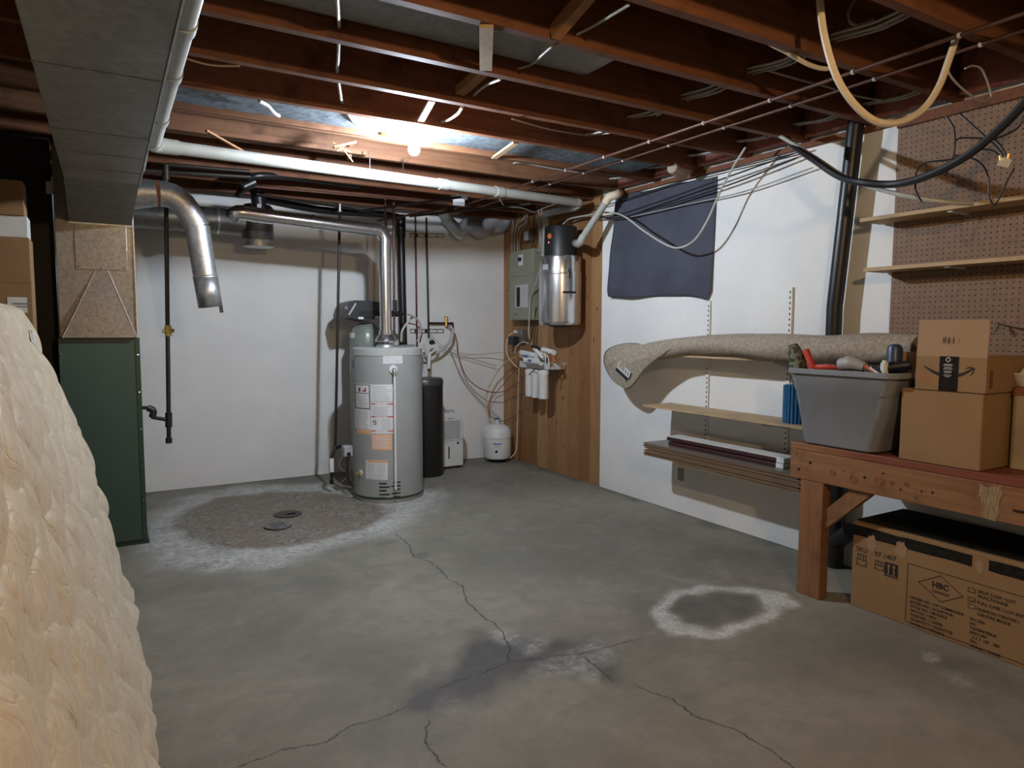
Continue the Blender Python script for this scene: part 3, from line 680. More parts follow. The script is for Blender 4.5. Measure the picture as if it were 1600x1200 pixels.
# ------------------------------------------------------------------ water heater
HC = V((1.868, 5.067, 0)); HR = .266; HT = 1.155
t = thing('water_heater', HC, 'tall grey cylindrical gas water heater with warning labels', 'water heater')
MB().lathe([(HR-.02, .0), (HR-.004, .004), (HR-.004, .03), (HR, .035), (HR, HT-.055)], HC, 56).build('tank_jacket', 'heater', t, True)
MB().lathe([(HR+.003, HT-.055), (HR+.003, HT-.006), (HR-.006, HT), (HR-.03, HT+.002), (.0, HT+.006)], HC, 56).build('top_cap', 'heatertop', t, True)
MB().lathe([(HR+.002, .028), (HR+.004, .036), (HR+.002, .042)], HC, 56).build('bottom_ring', 'greend', t, True)
def cyl_patch(o, ang0, ang1, z0, z1, c=HC, r=HR, off=.0012, n=8):        # ang 0 faces the camera, + to the right
    base = math.atan2(-c.y, -c.x)
    inner, outer = [], []
    for i in range(n+1):
        a = base+ang0+(ang1-ang0)*i/n
        outer.append((math.cos(a), math.sin(a)))
    vs = []
    for rr in (r+.0002, r+off):
        for z in (z0, z1):
            for (x, y) in outer: vs.append(V((c.x+x*rr, c.y+y*rr, z)))
    m = n+1; fs = []
    for i in range(n):
        fs.append((2*m+i, 2*m+i+1, 3*m+i+1, 3*m+i)); fs.append((m+i, m+i+1, i+1, i))
        fs.append((m+i, 3*m+i, 3*m+i+1, m+i+1)); fs.append((i, i+1, 2*m+i+1, 2*m+i))
    o.add(vs, fs); return o
def hang(px):                                             # angle around tank for picture column
    s = (px-607.5)/54.5; return math.asin(max(-.999, min(.999, s)))
def hz(py): return (783-py)/(783-545)*HT+.0
def hz2(py, px=607):                                       # height on front of tank
    c = HC-V((HC.x, HC.y, 0)).normalized()*HR*math.cos(hang(px)); return atY(px, py, c.y).z
def hl(name, x0, x1, y0, y1, m, lab=None, off=.0012, par=None):
    o = cyl_patch(MB(), hang(x0), hang(x1), hz2(y1, (x0+x1)/2), hz2(y0, (x0+x1)/2), off=off).build(name, m, par or t)
    return part(o, lab) if lab else o
def lines(par, x0, x1, y0, y1, step, m='lightink', off=.0018, th=.9, seed=1):
    o = MB(); r_ = random.Random(seed); y = y0
    while y < y1:
        xe = x1-(x1-x0)*r_.uniform(0, .25); cyl_patch(o, hang(x0), hang(xe), hz2(y+th, (x0+x1)/2), hz2(y, (x0+x1)/2), off=off, n=4); y += step
    return o.build('printed_text', m, par)
l1 = hl('label', 601, 630, 552, 568, 'label', 'small white rating label'); lines(l1, 604, 627, 555, 566, 2.6)
l2 = hl('label', 582, 616, 601, 628, 'label', 'white instruction label'); lines(l2, 584, 613, 604, 627, 2.4, seed=2)
l3 = hl('label', 557.5, 581, 601, 640, 'label', 'black-framed safety label')
o = MB()
for (x0, x1, y0, y1) in ((558, 580.5, 602, 603), (558, 580.5, 639, 640), (558, 559, 602, 640), (579.7, 580.7, 602, 640), (558, 580, 615, 616)): cyl_patch(o, hang(x0), hang(x1), hz2(y1, 569), hz2(y0, 569), off=.002, n=4)
cyl_patch(o, hang(564), hang(566.5), hz2(613, 565), hz2(607, 565), off=.002, n=2); o.build('frame_print', 'slot', l3)
o = MB(); cyl_patch(o, hang(570), hang(575), hz2(613, 572), hz2(610.5, 572), off=.002, n=3); cyl_patch(o, hang(573), hang(575.5), hz2(611, 574), hz2(607, 574), off=.002, n=3); o.build('flame_print', 'red', l3)
lines(l3, 560, 578, 619, 637, 2.2, seed=3)
l4 = hl('label', 557.5, 581, 641, 672, 'label', 'white printed notice'); lines(l4, 559, 579, 644, 671, 2.2, seed=4)
l4b = hl('label', 560, 581, 672.5, 680, 'orangep', 'pale orange notice strip')
l5 = hl('label', 582, 616, 629, 678, 'label', 'white notice with red bars'); lines(l5, 584, 613, 636, 651, 2.3, seed=5); lines(l5, 598, 613, 655, 671, 2.5, seed=6)
o = MB()
for yy in (630.5, 650.5, 672.5):
    cyl_patch(o, hang(582.5), hang(588.5), hz2(yy+1.6), hz2(yy), off=.002, n=2); cyl_patch(o, hang(607), hang(615.5), hz2(yy+1.6), hz2(yy), off=.002, n=2); cyl_patch(o, hang(588.5), hang(607), hz2(yy+1.0), hz2(yy+.5), off=.002, n=2)
o.build('red_bars', 'red', l5)
# the large 5 on the notice
o = MB()
for (x0, x1, y0, y1) in ((585, 590, 657, 658), (585, 586, 657, 660), (585, 590, 659.5, 660.5), (589, 590, 660, 663), (585, 590, 662.5, 663.5)): cyl_patch(o, hang(x0), hang(x1), hz2(y1), hz2(y0), off=.002, n=2)
o.build('printed_number', 'slot', l5)
l6 = hl('label', 582.5, 613, 679, 704, 'orangep', 'pale orange warning label'); lines(l6, 584, 611, 682, 702, 2.3, 'label', seed=8)
l7 = hl('label', 573, 606, 721, 751, 'label', 'white energy label'); hlo = hl('heading_strip', 576, 606, 720, 724, 'orangep', off=.0018, par=l7)
lines(l7, 575, 588, 727, 741, 2.4, seed=9); lines(l7, 590, 604, 727, 741, 2.4, seed=10); lines(l7, 575, 604, 743, 750, 3.2, seed=11)
l8 = hl('label', 553.8, 556.2, 545, 577, 'label', 'narrow white and blue maker label'); hl('blue_block', 554, 556.3, 563, 577, 'blue', off=.002, par=l8)
o = MB()
for i, yy in enumerate((754.5, 760, 765.5, 771.5, 777)):
    x0, x1 = (593, 604) if i % 2 == 0 else (593, 609); cyl_patch(o, hang(x0), hang(x1), hz2(yy+2.4), hz2(yy), off=.0012, n=3)
    x0, x1 = (612, 625) if i % 2 == 0 else (609, 625)
    cyl_patch(o, hang(x0+2), hang(x1), hz2(yy+1.2), hz2(yy-1), off=.0012, n=3)
part(o.build('vent_slots', 'slot', t), 'black slots near the bottom')
# relief valve and discharge tube
va_ = math.atan2(-HC.y, -HC.x)+hang(616)
vd = V((math.cos(va_), math.sin(va_), 0)); vz = hz2(577, 616); vp = HC+vd*HR+V((0, 0, vz))
MB().tube([vp, vp+vd*.012], .03, 20).build('valve_collar', 'whiteg', t, True)
MB().tube([vp, vp+vd*.045, vp+vd*.055+V((0, 0, -.05))], .012, 12, smooth=True).build('relief_valve', 'shiny', t, True)
bz = hz2(762, 618)
part(MB().tube([vp+vd*.055+V((0, 0, -.045)), V((0, 0, bz))+V(((vp+vd*.05).x, (vp+vd*.05).y, 0))], .009, 12).build('discharge_tube', 'white', t, True), 'thin white plastic tube')
# drain cock and gas control
da = math.atan2(-HC.y, -HC.x)+hang(565); dd = V((math.cos(da), math.sin(da), 0)); dz = hz2(742, 565); dp = HC+dd*HR+V((0, 0, dz))
MB().tube([dp, dp+dd*.008], .022, 16).build('drain_collar', 'whiteg', t, True); MB().tube([dp, dp+dd*.05], .009, 10).build('drain_cock', 'brass', t, True)
ga = math.atan2(-HC.y, -HC.x)+hang(553.6)-.15; gd = V((math.cos(ga), math.sin(ga), 0)); gz = hz2(708, 556); g0 = HC+gd*HR+V((0, 0, gz))
gq = g0+gd*.045; o = MB().box((gq.x-.038, gq.y-.04, gq.z-.05), (gq.x+.03, gq.y+.04, gq.z+.03)); o.tube([g0, gq], .02, 10); gv = o.build('gas_control', 'insul', t, True, bevel=.012)
MB().tube([g0+gd*.03+V((0, 0, -.05)), g0+gd*.03+V((.01, -.02, -.05))], .0, 4)
part(MB().tube([g0+gd*.05+V((0, -.05, -.03)), g0+gd*.05+V((0, -.02, -.03))], .016, 12).build('control_knob', 'black', gv, True), 'black knob')
for i, m in enumerate(('shiny', 'copper', 'bwire')):
    q = g0+gd*(.03+.012*i); MB().tube([q+V((0, 0, -.03)), q+V((0, -.01, -.12)), q+V((0, -.01, -.22)), HC+gd*HR*.99+V((0, 0, .07))], .004, 6, smooth=True).build('burner_tube', m, t, True)
MB().tube([g0+gd*.08+V((0, 0, -.04)), g0+gd*.10+V((-.01, 0, -.13)), g0+gd*.05+V((0, 0, -.2)), g0+gd*.10+V((0, 0, -.27)), g0+gd*.02+V((0, 0, -.30))], .0022, 6, smooth=True).build('igniter_wire', 'gwire', t, True)
# flue collar
VX = V((1.852, 5.05, 0))
MB().lathe([(.075, HT+.004), (.072, HT+.02), (.058, HT+.028), (.050, HT+.035)], VX, 28).build('draft_hood_base', 'galv', t, True)
part(MB().lathe([(.082, HT+.045), (.086, HT+.052), (.07, HT+.085), (.053, HT+.10), (.053, HT+.13)], VX, 28).build('draft_hood', 'shiny', t, True), 'flared metal draft hood')
for a in (0, 2.1, 4.2): MB().tube([VX+V((.06*math.cos(a), .06*math.sin(a), HT)), VX+V((.065*math.cos(a), .065*math.sin(a), HT+.06))], .004, 6).build('hood_leg', 'shiny', t)
MB().tube([HC+V((.04, -.03, HT+.01)), HC+V((.24, .02, HT+.015))], .007, 8).build('top_rod', 'shiny', t, True)
# vent pipe
t = thing('vent_pipe', VX+V((0, 0, HT+.13)), 'shiny silver vent pipe rising from heater then running left', 'pipe')
ez = 2.035; E1 = VX+V((0, 0, ez)); e2 = atY(372, 332, 5.03); VD = (e2-E1).normalized()
MB().tube([VX+V((0, 0, HT+.125)), VX+V((0, 0, ez-.09))], .0455, 28).build('riser', 'shiny', t, True)
MB().tube([E1+V((0, 0, -.095)), E1+V((0, 0, -.06)), E1+V((-.02, 0, -.02)), E1+VD*.05, E1+VD*.09], .049, 28, smooth=True, k=3).build('elbow', 'shiny', t, True)
MB().tube([E1+VD*.085, E1.lerp(e2, .52)], .0455, 28).build('horizontal_run', 'shiny', t, True)
MB().tube([E1.lerp(e2, .51), E1.lerp(e2, .8)], .047, 28).build('horizontal_run', 'shiny', t, True)
MB().tube([E1.lerp(e2, .78), E1.lerp(e2, .90), e2, e2+V((-.03, .03, -.03))], .050, 24, smooth=True, k=3).build('end_elbow', 'shiny', t, True)
for f in (.52, .8, .9): q = E1.lerp(e2, f); MB().tube([q-VD*.006, q+VD*.006], .052, 28).build('crimp_ring', 'shiny', t, True)
for z in (HT+.3, HT+.62): MB().tube([VX+V((0, 0, z-.004)), VX+V((0, 0, z+.004))], .047, 28).build('crimp_ring', 'shiny', t, True)

# ------------------------------------------------------------------ water softener behind the heater
sc_ = atY(573, 520, 5.62); SC = V((sc_.x, 5.62, 0)); sr = .142
t = thing('water_softener', SC, 'green-grey fibreglass softener tank with black control head behind the heater', 'water softener')
zb = atY(573, 505, 5.55).z
MB().lathe([(sr, 0), (sr, zb-.16), (sr*.97, zb-.10), (sr*.84, zb-.05), (sr*.6, zb-.015), (sr*.35, zb), (.04, zb+.004)], SC, 36).build('resin_tank', 'resin', t, True)
o = cyl_patch(MB(), -1.35, -.75, atY(553, 528, 5.5).z, atY(553, 520, 5.5).z, SC, sr); part(o.build('tank_label', 'label', t), 'small white tank label')
# control head: wedge silhouette in x-z, thick in y
sil = [(533, 493), (537, 480), (545, 472), (556, 469), (578, 470), (598, 472.5), (600, 486), (600, 498), (585, 499), (572, 503), (560, 500), (546, 497), (536, 499)]
pts = [atY(x, y, 5.5) for x, y in sil]; org_ = V((0, 5.72, 0))
o = MB().prism([(-p.x, p.z) for p in pts], org_, (-1, 0, 0), (0, 0, 1), -.0)
o = MB(); n = len(pts)
o.v = [V((p.x, 5.50, p.z)) for p in pts]+[V((p.x, 5.74, p.z)) for p in pts]
o.f = [tuple(range(n)), tuple(reversed(range(n, 2*n)))]+[(i, i+n, (i+1) % n+n, (i+1) % n) for i in range(n)]
hd = o.build('control_head', 'darkg', t, bevel=.006)
a0, a1 = atY(562, 486, 5.495), atY(600, 497, 5.495)
part(MB().box((a0.x, 5.49, a1.z), (a1.x, 5.5, a0.z)).build('lower_housing', 'black', hd, bevel=.003), 'matt black lower housing')
a0 = atY(556, 489, 5.49); part(MB().bar(atY(545, 492, 5.494), atY(556, 474, 5.494), .014, .008, (0, 1, 0)).build('silver_stripe', 'insul', hd), 'silver stripe')
for (x, y) in ((564, 497), (590, 496)):
    a = atY(x, y, 5.488); part(MB().box(a-V((.022, .001, .010)), a+V((.022, .001, .010))).build('sticker', 'label', hd), 'white sticker')
MB().box(atY(541, 481, 5.495)-V((.012, .002, .012)), atY(541, 481, 5.495)+V((.012, .002, .012))).build('display', 'ink', hd)
a = atY(600, 490, 5.6); MB().tube([a, a+V((.12, 0, 0)), a+V((.17, 0, 0))], [.028, .026, .014], 12).build('bypass_valve', 'black', t, True)
# grey hoses over heater
def hose(name, px, y, r, m, lab, cat='hose', ax='y', k=8):
    f = {'y': atY, 'x': atX, 'z': atZ}[ax]
    pts = [f(p[0], p[1], p[2] if len(p) > 2 else y) for p in px]
    return tag(MB().tube(pts, r, 8, smooth=True, k=k).build(name, m, None, True), lab, cat)
hose('braided_hose', [(637, 491), (650, 497), (657, 508), (657, 522), (652, 534)], 5.45, .009, 'gwire', 'dark hose curving from the softener valve over the heater top')
hose('drain_hose', [(646, 494), (636, 505), (628, 518), (627, 534)], 5.5, .009, 'wwire', 'pale grey hose crossing the black drain stack')
hose('drain_hose', [(637, 505), (650, 508), (659, 518), (656, 535)], 5.55, .006, 'rust', 'thin brownish hose looping behind the dark hose')
hose('drain_hose', [(708, 512), (706, 528), (697, 541), (684, 551), (668, 556), (662, 556)], 5.95, .013, 'wwire', 'thick pale hose curving from wall valve to the white fitting')
t = thing('standpipe_fitting', atY(672, 560, 5.9), 'white plastic forked fitting on the wall right of the heater', 'pipe fitting')
o = MB(); o.tube([atY(662, 537, 5.9), atY(664, 545, 5.9), atY(672, 553, 5.9)], .011, 8, smooth=True); o.tube([atY(684, 537, 5.9), atY(681, 545, 5.9), atY(672, 553, 5.9)], .011, 8, smooth=True)
o.build('fork', 'whiteg', t, True); MB().tube([atY(671, 552, 5.9), atY(670, 576, 5.9)], .017, 10).build('stem', 'white', t, True)
MB().tube([atY(670, 576, 5.9), atY(670, 580, 5.9)], .012, 10).build('tip', 'iron', t, True)
a = atY(675, 535, 5.9); MB().sphere(a, .03, 10, (1, 1, .8)).build('coupler', 'abs', t, True)

# brine tank
bc = atY(671, 700, 5.62); BCn = V((bc.x-.035, 5.62, 0)); br_ = .155
bt = atY(672, 591, 5.55).z
t = thing('brine_tank', BCn, 'tall black round brine tank tucked behind the water heater', 'tank')
MB().lathe([(br_-.006, 0), (br_, .01), (br_, bt-.06)], BCn, 36).build('tank_body', 'black', t, True)
MB().lathe([(br_+.004, bt-.06), (br_+.004, bt-.02), (br_-.01, bt), (.0, bt)], BCn, 36).build('lid', 'darkg', t, True)
# dehumidifier
a = atY(688, 722, 5.72); b_ = atY(725, 722, 5.72); tz = atY(710, 645, 5.75).z
t = thing('dehumidifier', V(((a.x+b_.x)/2, 5.85, 0)), 'white dehumidifier standing on the floor by the back wall', 'dehumidifier')
dx0, dx1, dy0 = b_.x-.30, b_.x, 5.73
prof = [(dx0, .02), (dx1, .02), (dx1, tz-.10), (dx1-.012, tz-.05), (dx1-.04, tz-.015), (dx1-.09, tz), (dx0, tz)]
o = MB(); n = len(prof); o.v = [V((x, dy0, z)) for x, z in prof]+[V((x, 5.98, z)) for x, z in prof]
o.f = [tuple(range(n)), tuple(reversed(range(n, 2*n)))]+[(i, i+n, (i+1) % n+n, (i+1) % n) for i in range(n)]
o.build('housing', 'whiteg', t, bevel=.01)
o = MB()
z0, z1 = atY(700, 686, dy0).z, atY(700, 659, dy0).z
for i in range(14): z = z0+(z1-z0)*i/13; o.box((dx0+.01, dy0-.003, z), (dx1-.035, dy0+.001, z+.0045))
part(o.build('louvre_slots', 'ink', t), 'grey horizontal louvre slots')
a = atY(701.5, 708, dy0); part(MB().box((a.x-.006, dy0-.002, atY(701, 717, dy0).z), (a.x+.006, dy0, atY(701, 698, dy0).z)).build('water_gauge', 'slot', t), 'black vertical gauge slot')
a = atY(715.5, 692, dy0); part(MB().box(a-V((.010, .002, .010)), a+V((.010, .0, .010))).build('badge', 'slot', t), 'small dark square badge')
MB().box((dx0+.005, dy0-.001, z0-.02), (dx1-.005, dy0+.001, z0-.016)).build('tank_seam', 'ink', t)
MB().tube([V((dx1-.26, dy0+.02, tz+.02)), V((dx1-.10, dy0+.02, tz+.025)), V((dx1-.08, dy0+.02, tz-.005))], .008, 8).build('handle', 'insul', t, True)
MB().rect(0, 0, .055, .008, (dx1-.16, dy0-.0005, atY(700, 655, dy0).z), (1, 0, 0), (0, 0, 1)).build('maker_mark', 'ink', t)
for x in (dx0+.04, dx1-.05): MB().box((x, dy0+.02, 0), (x+.04, dy0+.06, .02)).build('foot', 'black', t)
# RO pressure tank
a = atY(777, 700, 5.86); RC = V((a.x-.012, 5.84, 0)); rr_ = .138; zt_ = atY(777, 664, 5.75).z
t = thing('pressure_tank', RC, 'small round white pressure tank on the floor in the back corner', 'tank')
MB().lathe([(.075, .035), (rr_*.9, .04), (rr_, .07), (rr_, zt_*.62)], RC, 36).build('lower_shell', 'white', t, True)
MB().lathe([(rr_, zt_*.64), (rr_+.003, zt_*.66), (rr_, zt_*.68), (rr_*.985, zt_*.84), (rr_*.8, zt_*.93), (rr_*.4, zt_*.99), (.02, zt_)], RC, 36).build('upper_shell', 'white', t, True)
MB().lathe([(rr_*.995, zt_*.615), (rr_*.995, zt_*.645)], RC, 36).build('seam', 'whiteg', t, True)
MB().lathe([(.085, 0), (.09, .02), (.075, .04)], RC, 20).build('base_stand', 'black', t, True)
MB().tube([RC+V((0, 0, zt_)), RC+V((0, 0, zt_+.04))], .014, 10).build('valve_stem', 'white', t, True)
part(MB().tube([RC+V((-.02, 0, zt_+.045)), RC+V((.02, 0, zt_+.045))], .013, 8).build('valve_lever', 'blue', t, True), 'blue lever')
o = MB(); cyl_patch(o, -.3, .3, zt_*.50, zt_*.53, RC, rr_, .0012); lb = o.build('label_band', 'blue', t)
o = MB()
for zz in (.42, .45, .47): cyl_patch(o, -.18, .18, zt_*zz, zt_*(zz+.01), RC, rr_, .0012)
o.build('printed_text', 'lightink', t)
o = MB(); b0 = math.atan2(-RC.y, -RC.x); q = RC+V((math.cos(b0-.05)*rr_, math.sin(b0-.05)*rr_, zt_*.32)); d = V((math.cos(b0-.05), math.sin(b0-.05), 0))
part(MB().tube([q, q+d*.006], .013, 12).build('air_port', 'slot', t, True), 'dark air port')

# ------------------------------------------------------------------ electrical panel on the wooden wall
xw = W+.012
def wallbox(x0, x1, px0, py0, px1, py1, xf):              # box against right wall, seen face at x=xf
    a, b_ = atX(px0, py0, xf), atX(px1, py1, xf); return (min(a.y, b_.y), max(a.y, b_.y), min(a.z, b_.z), max(a.z, b_.z))
PX_ = 3.37                                                 # front of panel
# panel turned to the room: front face looks toward -x, side toward camera
a = atX(797, 395, PX_); b_ = atX(833, 500, PX_)
pf, pb = a.y, b_.y; pz1, pz0 = a.z+.005, b_.z
t = thing('breaker_panel', (PX_+.05, (pf+pb)/2, pz0), 'khaki metal electrical breaker panel on the wooden wall', 'electrical panel')
MB().box((PX_, pb, pz0), (xw, pf, pz1)).build('cabinet', 'beigep', t, bevel=.004)
zm = pz0+(pz1-pz0)*.63
MB().box((PX_-.006, pb+.004, zm+.004), (PX_, pf-.004, pz1-.006)).build('upper_cover', 'beigep', t, bevel=.002)
dr = MB().box((PX_-.006, pb+.004, pz0+.006), (PX_, pf-.004, zm-.002)).build('door', 'beigep', t, bevel=.002)
yc = (pf+pb)/2
sw = MB().box((PX_-.010, yc-.035, zm+.10), (PX_-.004, yc+.035, zm+.20)).build('main_switch_plate', 'label', t)
part(MB().tube([(PX_-.03, yc, zm+.155), (PX_-.009, yc, zm+.155)], .018, 12).build('switch_toggle', 'slot', sw, True), 'black toggle')
yb0 = pb+.10; 
MB().box((PX_-.009, yb0-.02, pz0+.12), (PX_-.004, pf-.11, zm-.08)).build('breaker_card', 'breaker', t)
o = MB()
for i in range(9): z = pz0+.13+i*(zm-.1-pz0-.13)/9; o.box((PX_-.016, pf-.20, z), (PX_-.008, pf-.15, z+.018))
part(o.build('breaker_row', 'slot', t), 'row of black breakers')
o = MB()
for i in range(4): o.rect(.022*i, 0, .022*i+.009, .009, (PX_-.0062, pf-.09, pz0+.05), (0, -1, 0), (0, 0, 1))
o.build('lettering', 'slot', t)
# cables above panel
labs = ['leftmost white cable entering the top of the breaker panel', 'white cable entering the panel top, second from left', 'white cable entering the panel top, third from left', 'white cable looping into the panel top right side', 'dark cable dropping behind the small grey box']
for i, (pp, m) in enumerate(((((800, 395), (800, 370), (802, 350), (795, 335)), 'wwire'), (((804, 395), (804, 370), (808, 350), (818, 342), (822, 325)), 'wwire'), (((809, 395), (808, 372), (812, 355), (821, 347), (825, 325)), 'wwire'), (((812, 395), (811, 375), (816, 357), (823, 350), (823, 335)), 'twire'), (((834, 395), (832, 385), (836, 370), (834, 350), (833, 325)), 'bwire'))):
    tag(MB().tube([atX(x, y, 3.43) for x, y in pp], .0055, 6, smooth=True).build('cable', m, None, True), labs[i], 'cable', 'cables into the breaker panel')
labs2 = ['pale cable behind the white pipe left of the vacuum canister', 'white cable rising just left of the white drop pipe', 'grey cable looping beside the white drop pipe', 'white cable hanging between breaker panel and canister']
for i, (pp, m) in enumerate(((((842, 395), (845, 370), (843, 345), (840, 320)), 'wwire'), (((846, 400), (848, 375), (847, 350), (846, 325)), 'wwire'), (((831, 390), (838, 394), (844, 385), (842, 360), (838, 335)), 'gwire'), (((845, 415), (838, 440), (829, 465), (827, 500), (826, 520), (831, 540)), 'wwire'))):
    tag(MB().tube([atX(x, y, 3.40 if i < 3 else 3.33) for x, y in pp], .0055, 6, smooth=True).build('cable', m, None, True), labs2[i], 'cable')
# small junction box above panel
a, b_ = atX(819, 361, 3.44), atX(828, 376, 3.44)
t = thing('junction_box', (3.46, b_.y, b_.z), 'small grey switch box on the wooden wall above the breaker panel', 'electrical box')
MB().box((3.43, b_.y, b_.z), (xw, a.y, a.z)).build('box_body', 'galvd', t, bevel=.003)
MB().box((3.424, b_.y+.02, b_.z+.01), (3.43, a.y-.02, a.z-.01)).build('cover', 'label', t)
# outlet with black adapter
a, b_ = atX(806, 515, 3.44), atX(817, 536, 3.44)
t = thing('electrical_outlet', (3.46, b_.y, b_.z), 'metal outlet box with black plug-in adapter below the breaker panel', 'outlet')
MB().box((3.43, b_.y, b_.z), (xw, a.y, a.z)).build('box_body', 'galvd', t, bevel=.003)
MB().box((3.37, (a.y+b_.y)/2-.0, b_.z-.02), (3.43, a.y+.03, (a.z+b_.z)/2)).build('power_adapter', 'black', t, bevel=.004)
MB().box((3.41, a.y-.05, a.z-.035), (3.43, a.y+.0, a.z-.008)).build('plug', 'white', t, bevel=.004)

# ------------------------------------------------------------------ central vacuum canister
x_c = 3.295
cL, cR = atX(843, 450, x_c), atX(909, 450, x_c)
ctr = atX(875.5, 450, x_c); cr = .178; VC = V((3.30, 4.83, 0))
VC = V((x_c, ctr.y-.0, 0))
dist = math.hypot(VC.x, VC.y)
z_b, z_m, z_s, z_t = atX(875, 508, x_c-.05).z, atX(875, 428, x_c-.05).z, atX(875, 400, x_c-.05).z, atX(875, 353, x_c-.05).z
t = thing('vacuum_canister', V((VC.x, VC.y, z_b)), 'brushed metal central vacuum canister with black motor head on the wooden wall', 'vacuum')
MB().lathe([(cr*.93, z_b), (cr*.985, z_b+.012), (cr, z_b+.03), (cr, z_m)], VC, 48).build('lower_bucket', 'shiny', t, True)
MB().lathe([(cr*.97, z_m), (cr*.97, z_s-.012), (cr*.95, z_s), (cr*.5, z_s+.004)], VC, 48).build('upper_body', 'shiny', t, True)
MB().lathe([(cr*1.015, z_m-.008), (cr*1.03, z_m), (cr*1.015, z_m+.008)], VC, 48).build('rim_band', 'shiny', t, True)
part(MB().lathe([(cr*.78, z_s), (cr*.76, z_t-.01), (cr*.73, z_t), (.0, z_t)], VC, 40).build('motor_head', 'black', t, True), 'black motor head')
MB().lathe([(.03, z_b-.02), (cr*.5, z_b-.012), (cr*.6, z_b)], VC, 24).build('bottom_cap', 'black', t, True)
b0 = math.atan2(-VC.y, -VC.x)
def cdir(a): return V((math.cos(b0+a), math.sin(b0+a), 0))
def rp(px, c, r):                                        # angle for picture column on canister
    return math.asin(max(-.99, min(.99, px)))
q = VC+cdir(-.72)*cr*.77; zz = (z_s*.35+z_t*.65)
part(MB().tube([q+V((0, 0, zz))-cdir(-.72)*.002, q+V((0, 0, zz))+cdir(-.72)*.003], .022, 16).build('round_badge', 'terra', t, True), 'orange-red round badge')
part(MB().sphere(VC+cdir(-.8)*cr*.77+V((0, 0, zz-.05)), .006, 8).build('indicator_lamp', 'led', t), 'red indicator')
part(MB().tube([VC+cdir(.85)*cr*.70+V((0, 0, zz-.06)), VC+cdir(.85)*cr*.95+V((0, 0, zz-.06))], .03, 14).build('inlet_port', 'black', t, True), 'black inlet port')
for a in (.42, -2.2, 2.6):
    o = MB(); q = VC+cdir(a)*cr*1.01; o.tube([q+V((0, 0, z_m+.035)), q+cdir(a)*.012+V((0, 0, z_m)), q+V((0, 0, z_m-.045))], .006, 6); o.build('latch', 'iron', t)
o = MB(); cyl_patch(o, .08, .80, z_b+.40*(z_m-z_b)+.10, z_b+.40*(z_m-z_b)+.118, VC, cr, .012)
zs_ = atX(890, 455, x_c-.12).z
part(MB().tube([VC+cdir(.12)*(cr+.012)+V((0, 0, zs_)), VC+cdir(.40)*(cr+.016)+V((0, 0, zs_)), VC+cdir(.72)*(cr+.010)+V((0, 0, zs_))], .0085, 8, smooth=True).build('bucket_handle', 'black', t, True), 'black bar handle')
o = MB(); cyl_patch(o, -1.0, -.62, z_m+.03, z_m+.075, VC, cr*.97, .001); o.build('sticker', 'insul', t)
# exhaust pipe
e1, e2_ = atX(905, 379, 3.22), atX(952, 308, 3.30)
t = thing('exhaust_pipe', e1, 'cream plastic pipe slanting up from the vacuum canister to the wall top', 'pipe')
dd_ = (e2_-e1).normalized()
MB().tube([e1, e2_], .026, 18).build('pipe_run', 'pvc', t, True)
MB().tube([VC+cdir(.85)*cr*.92+V((0, 0, zz-.06)), e1+V((0, 0, -.005)), e1+dd_*.06], .031, 18, smooth=True).build('elbow', 'pvc', t, True)
e3 = atX(968, 301, 3.44)
part(MB().tube([e2_-dd_*.05, e2_, e2_+V((.05, -.03, .02)), e3], .031, 18, smooth=True).build('elbow', 'cream', t, True), 'yellowed top elbow')

# ------------------------------------------------------------------ reverse osmosis filter unit
xr = 3.30
def R_(px, py, x=xr): return atX(px, py, x)
a, b_ = R_(809, 567), R_(856, 573)
t = thing('water_filter', V((3.36, (a.y+b_.y)/2, R_(840, 620).z)), 'white multi-stage water filter unit hanging on the wooden wall', 'water filter')
MB().box((3.32, b_.y, R_(835, 576).z), (xw, a.y, R_(835, 566).z)).build('bracket', 'whiteg', t, bevel=.003)
for i, (px, py0, py1, r) in enumerate(((827.5, 578, 619, .040), (837, 580, 621, .038), (849, 580, 623, .046))):
    c = R_(px, 600); z0 = R_(px, py1).z; z1 = R_(px, py0).z
    f = MB().lathe([(r*.9, z0), (r, z0+.008), (r, z1-.03), (r*1.02, z1-.028)], (xr, c.y, 0), 28).build('filter_housing', 'white', t, True)
    MB().lathe([(r*1.06, z1-.03), (r*1.06, z1), (r*.6, z1+.012)], (xr, c.y, 0), 24).build('housing_cap', 'white', f, True)
for (p, q, r) in (((815, 551), (838, 556), .026), ((822, 562), (846, 566), .030), ((848, 546), (866, 551), .022), ((836, 545), (850, 560), .02)):
    o = MB().tube([R_(*p, 3.26), R_(*q, 3.26)], r, 18); o.build('inline_filter', 'white', t, True)
for (px, py) in ((822, 556), (828, 563)):
    a = R_(px, py, 3.23); part(MB().box(a-V((.006, .02, .008)), a+V((.0, .02, .008))).build('sticker', 'blue', t), 'small blue sticker')
o = MB()
for (px, py) in ((833, 541), (838, 543), (844, 545), (845, 556), (846, 562), (855, 561)): c = R_(px, py, 3.26); o.box(c-V((.015, .018, .012)), c+V((.015, .018, .012)))
part(o.build('pump_head', 'slot', t, bevel=.003), 'black pump fittings')
o = MB()
for (px, py, r) in ((864, 556, .013), (865, 561, .015), (863, 566, .012), (867, 564, .011)): o.sphere(R_(px, py, 3.26), r, 10)
part(o.build('orange_fittings', 'terra', t, True), 'orange push fittings')
for i, pp in enumerate((((850, 552), (856, 558), (858, 570), (856, 577)), ((845, 550), (852, 556), (852, 568), (850, 574)), ((812, 556), (818, 560), (820, 566)))):
    MB().tube([R_(*p, 3.225) for p in pp], .0045, 6, smooth=True).build('feed_tube', 'white', t, True)
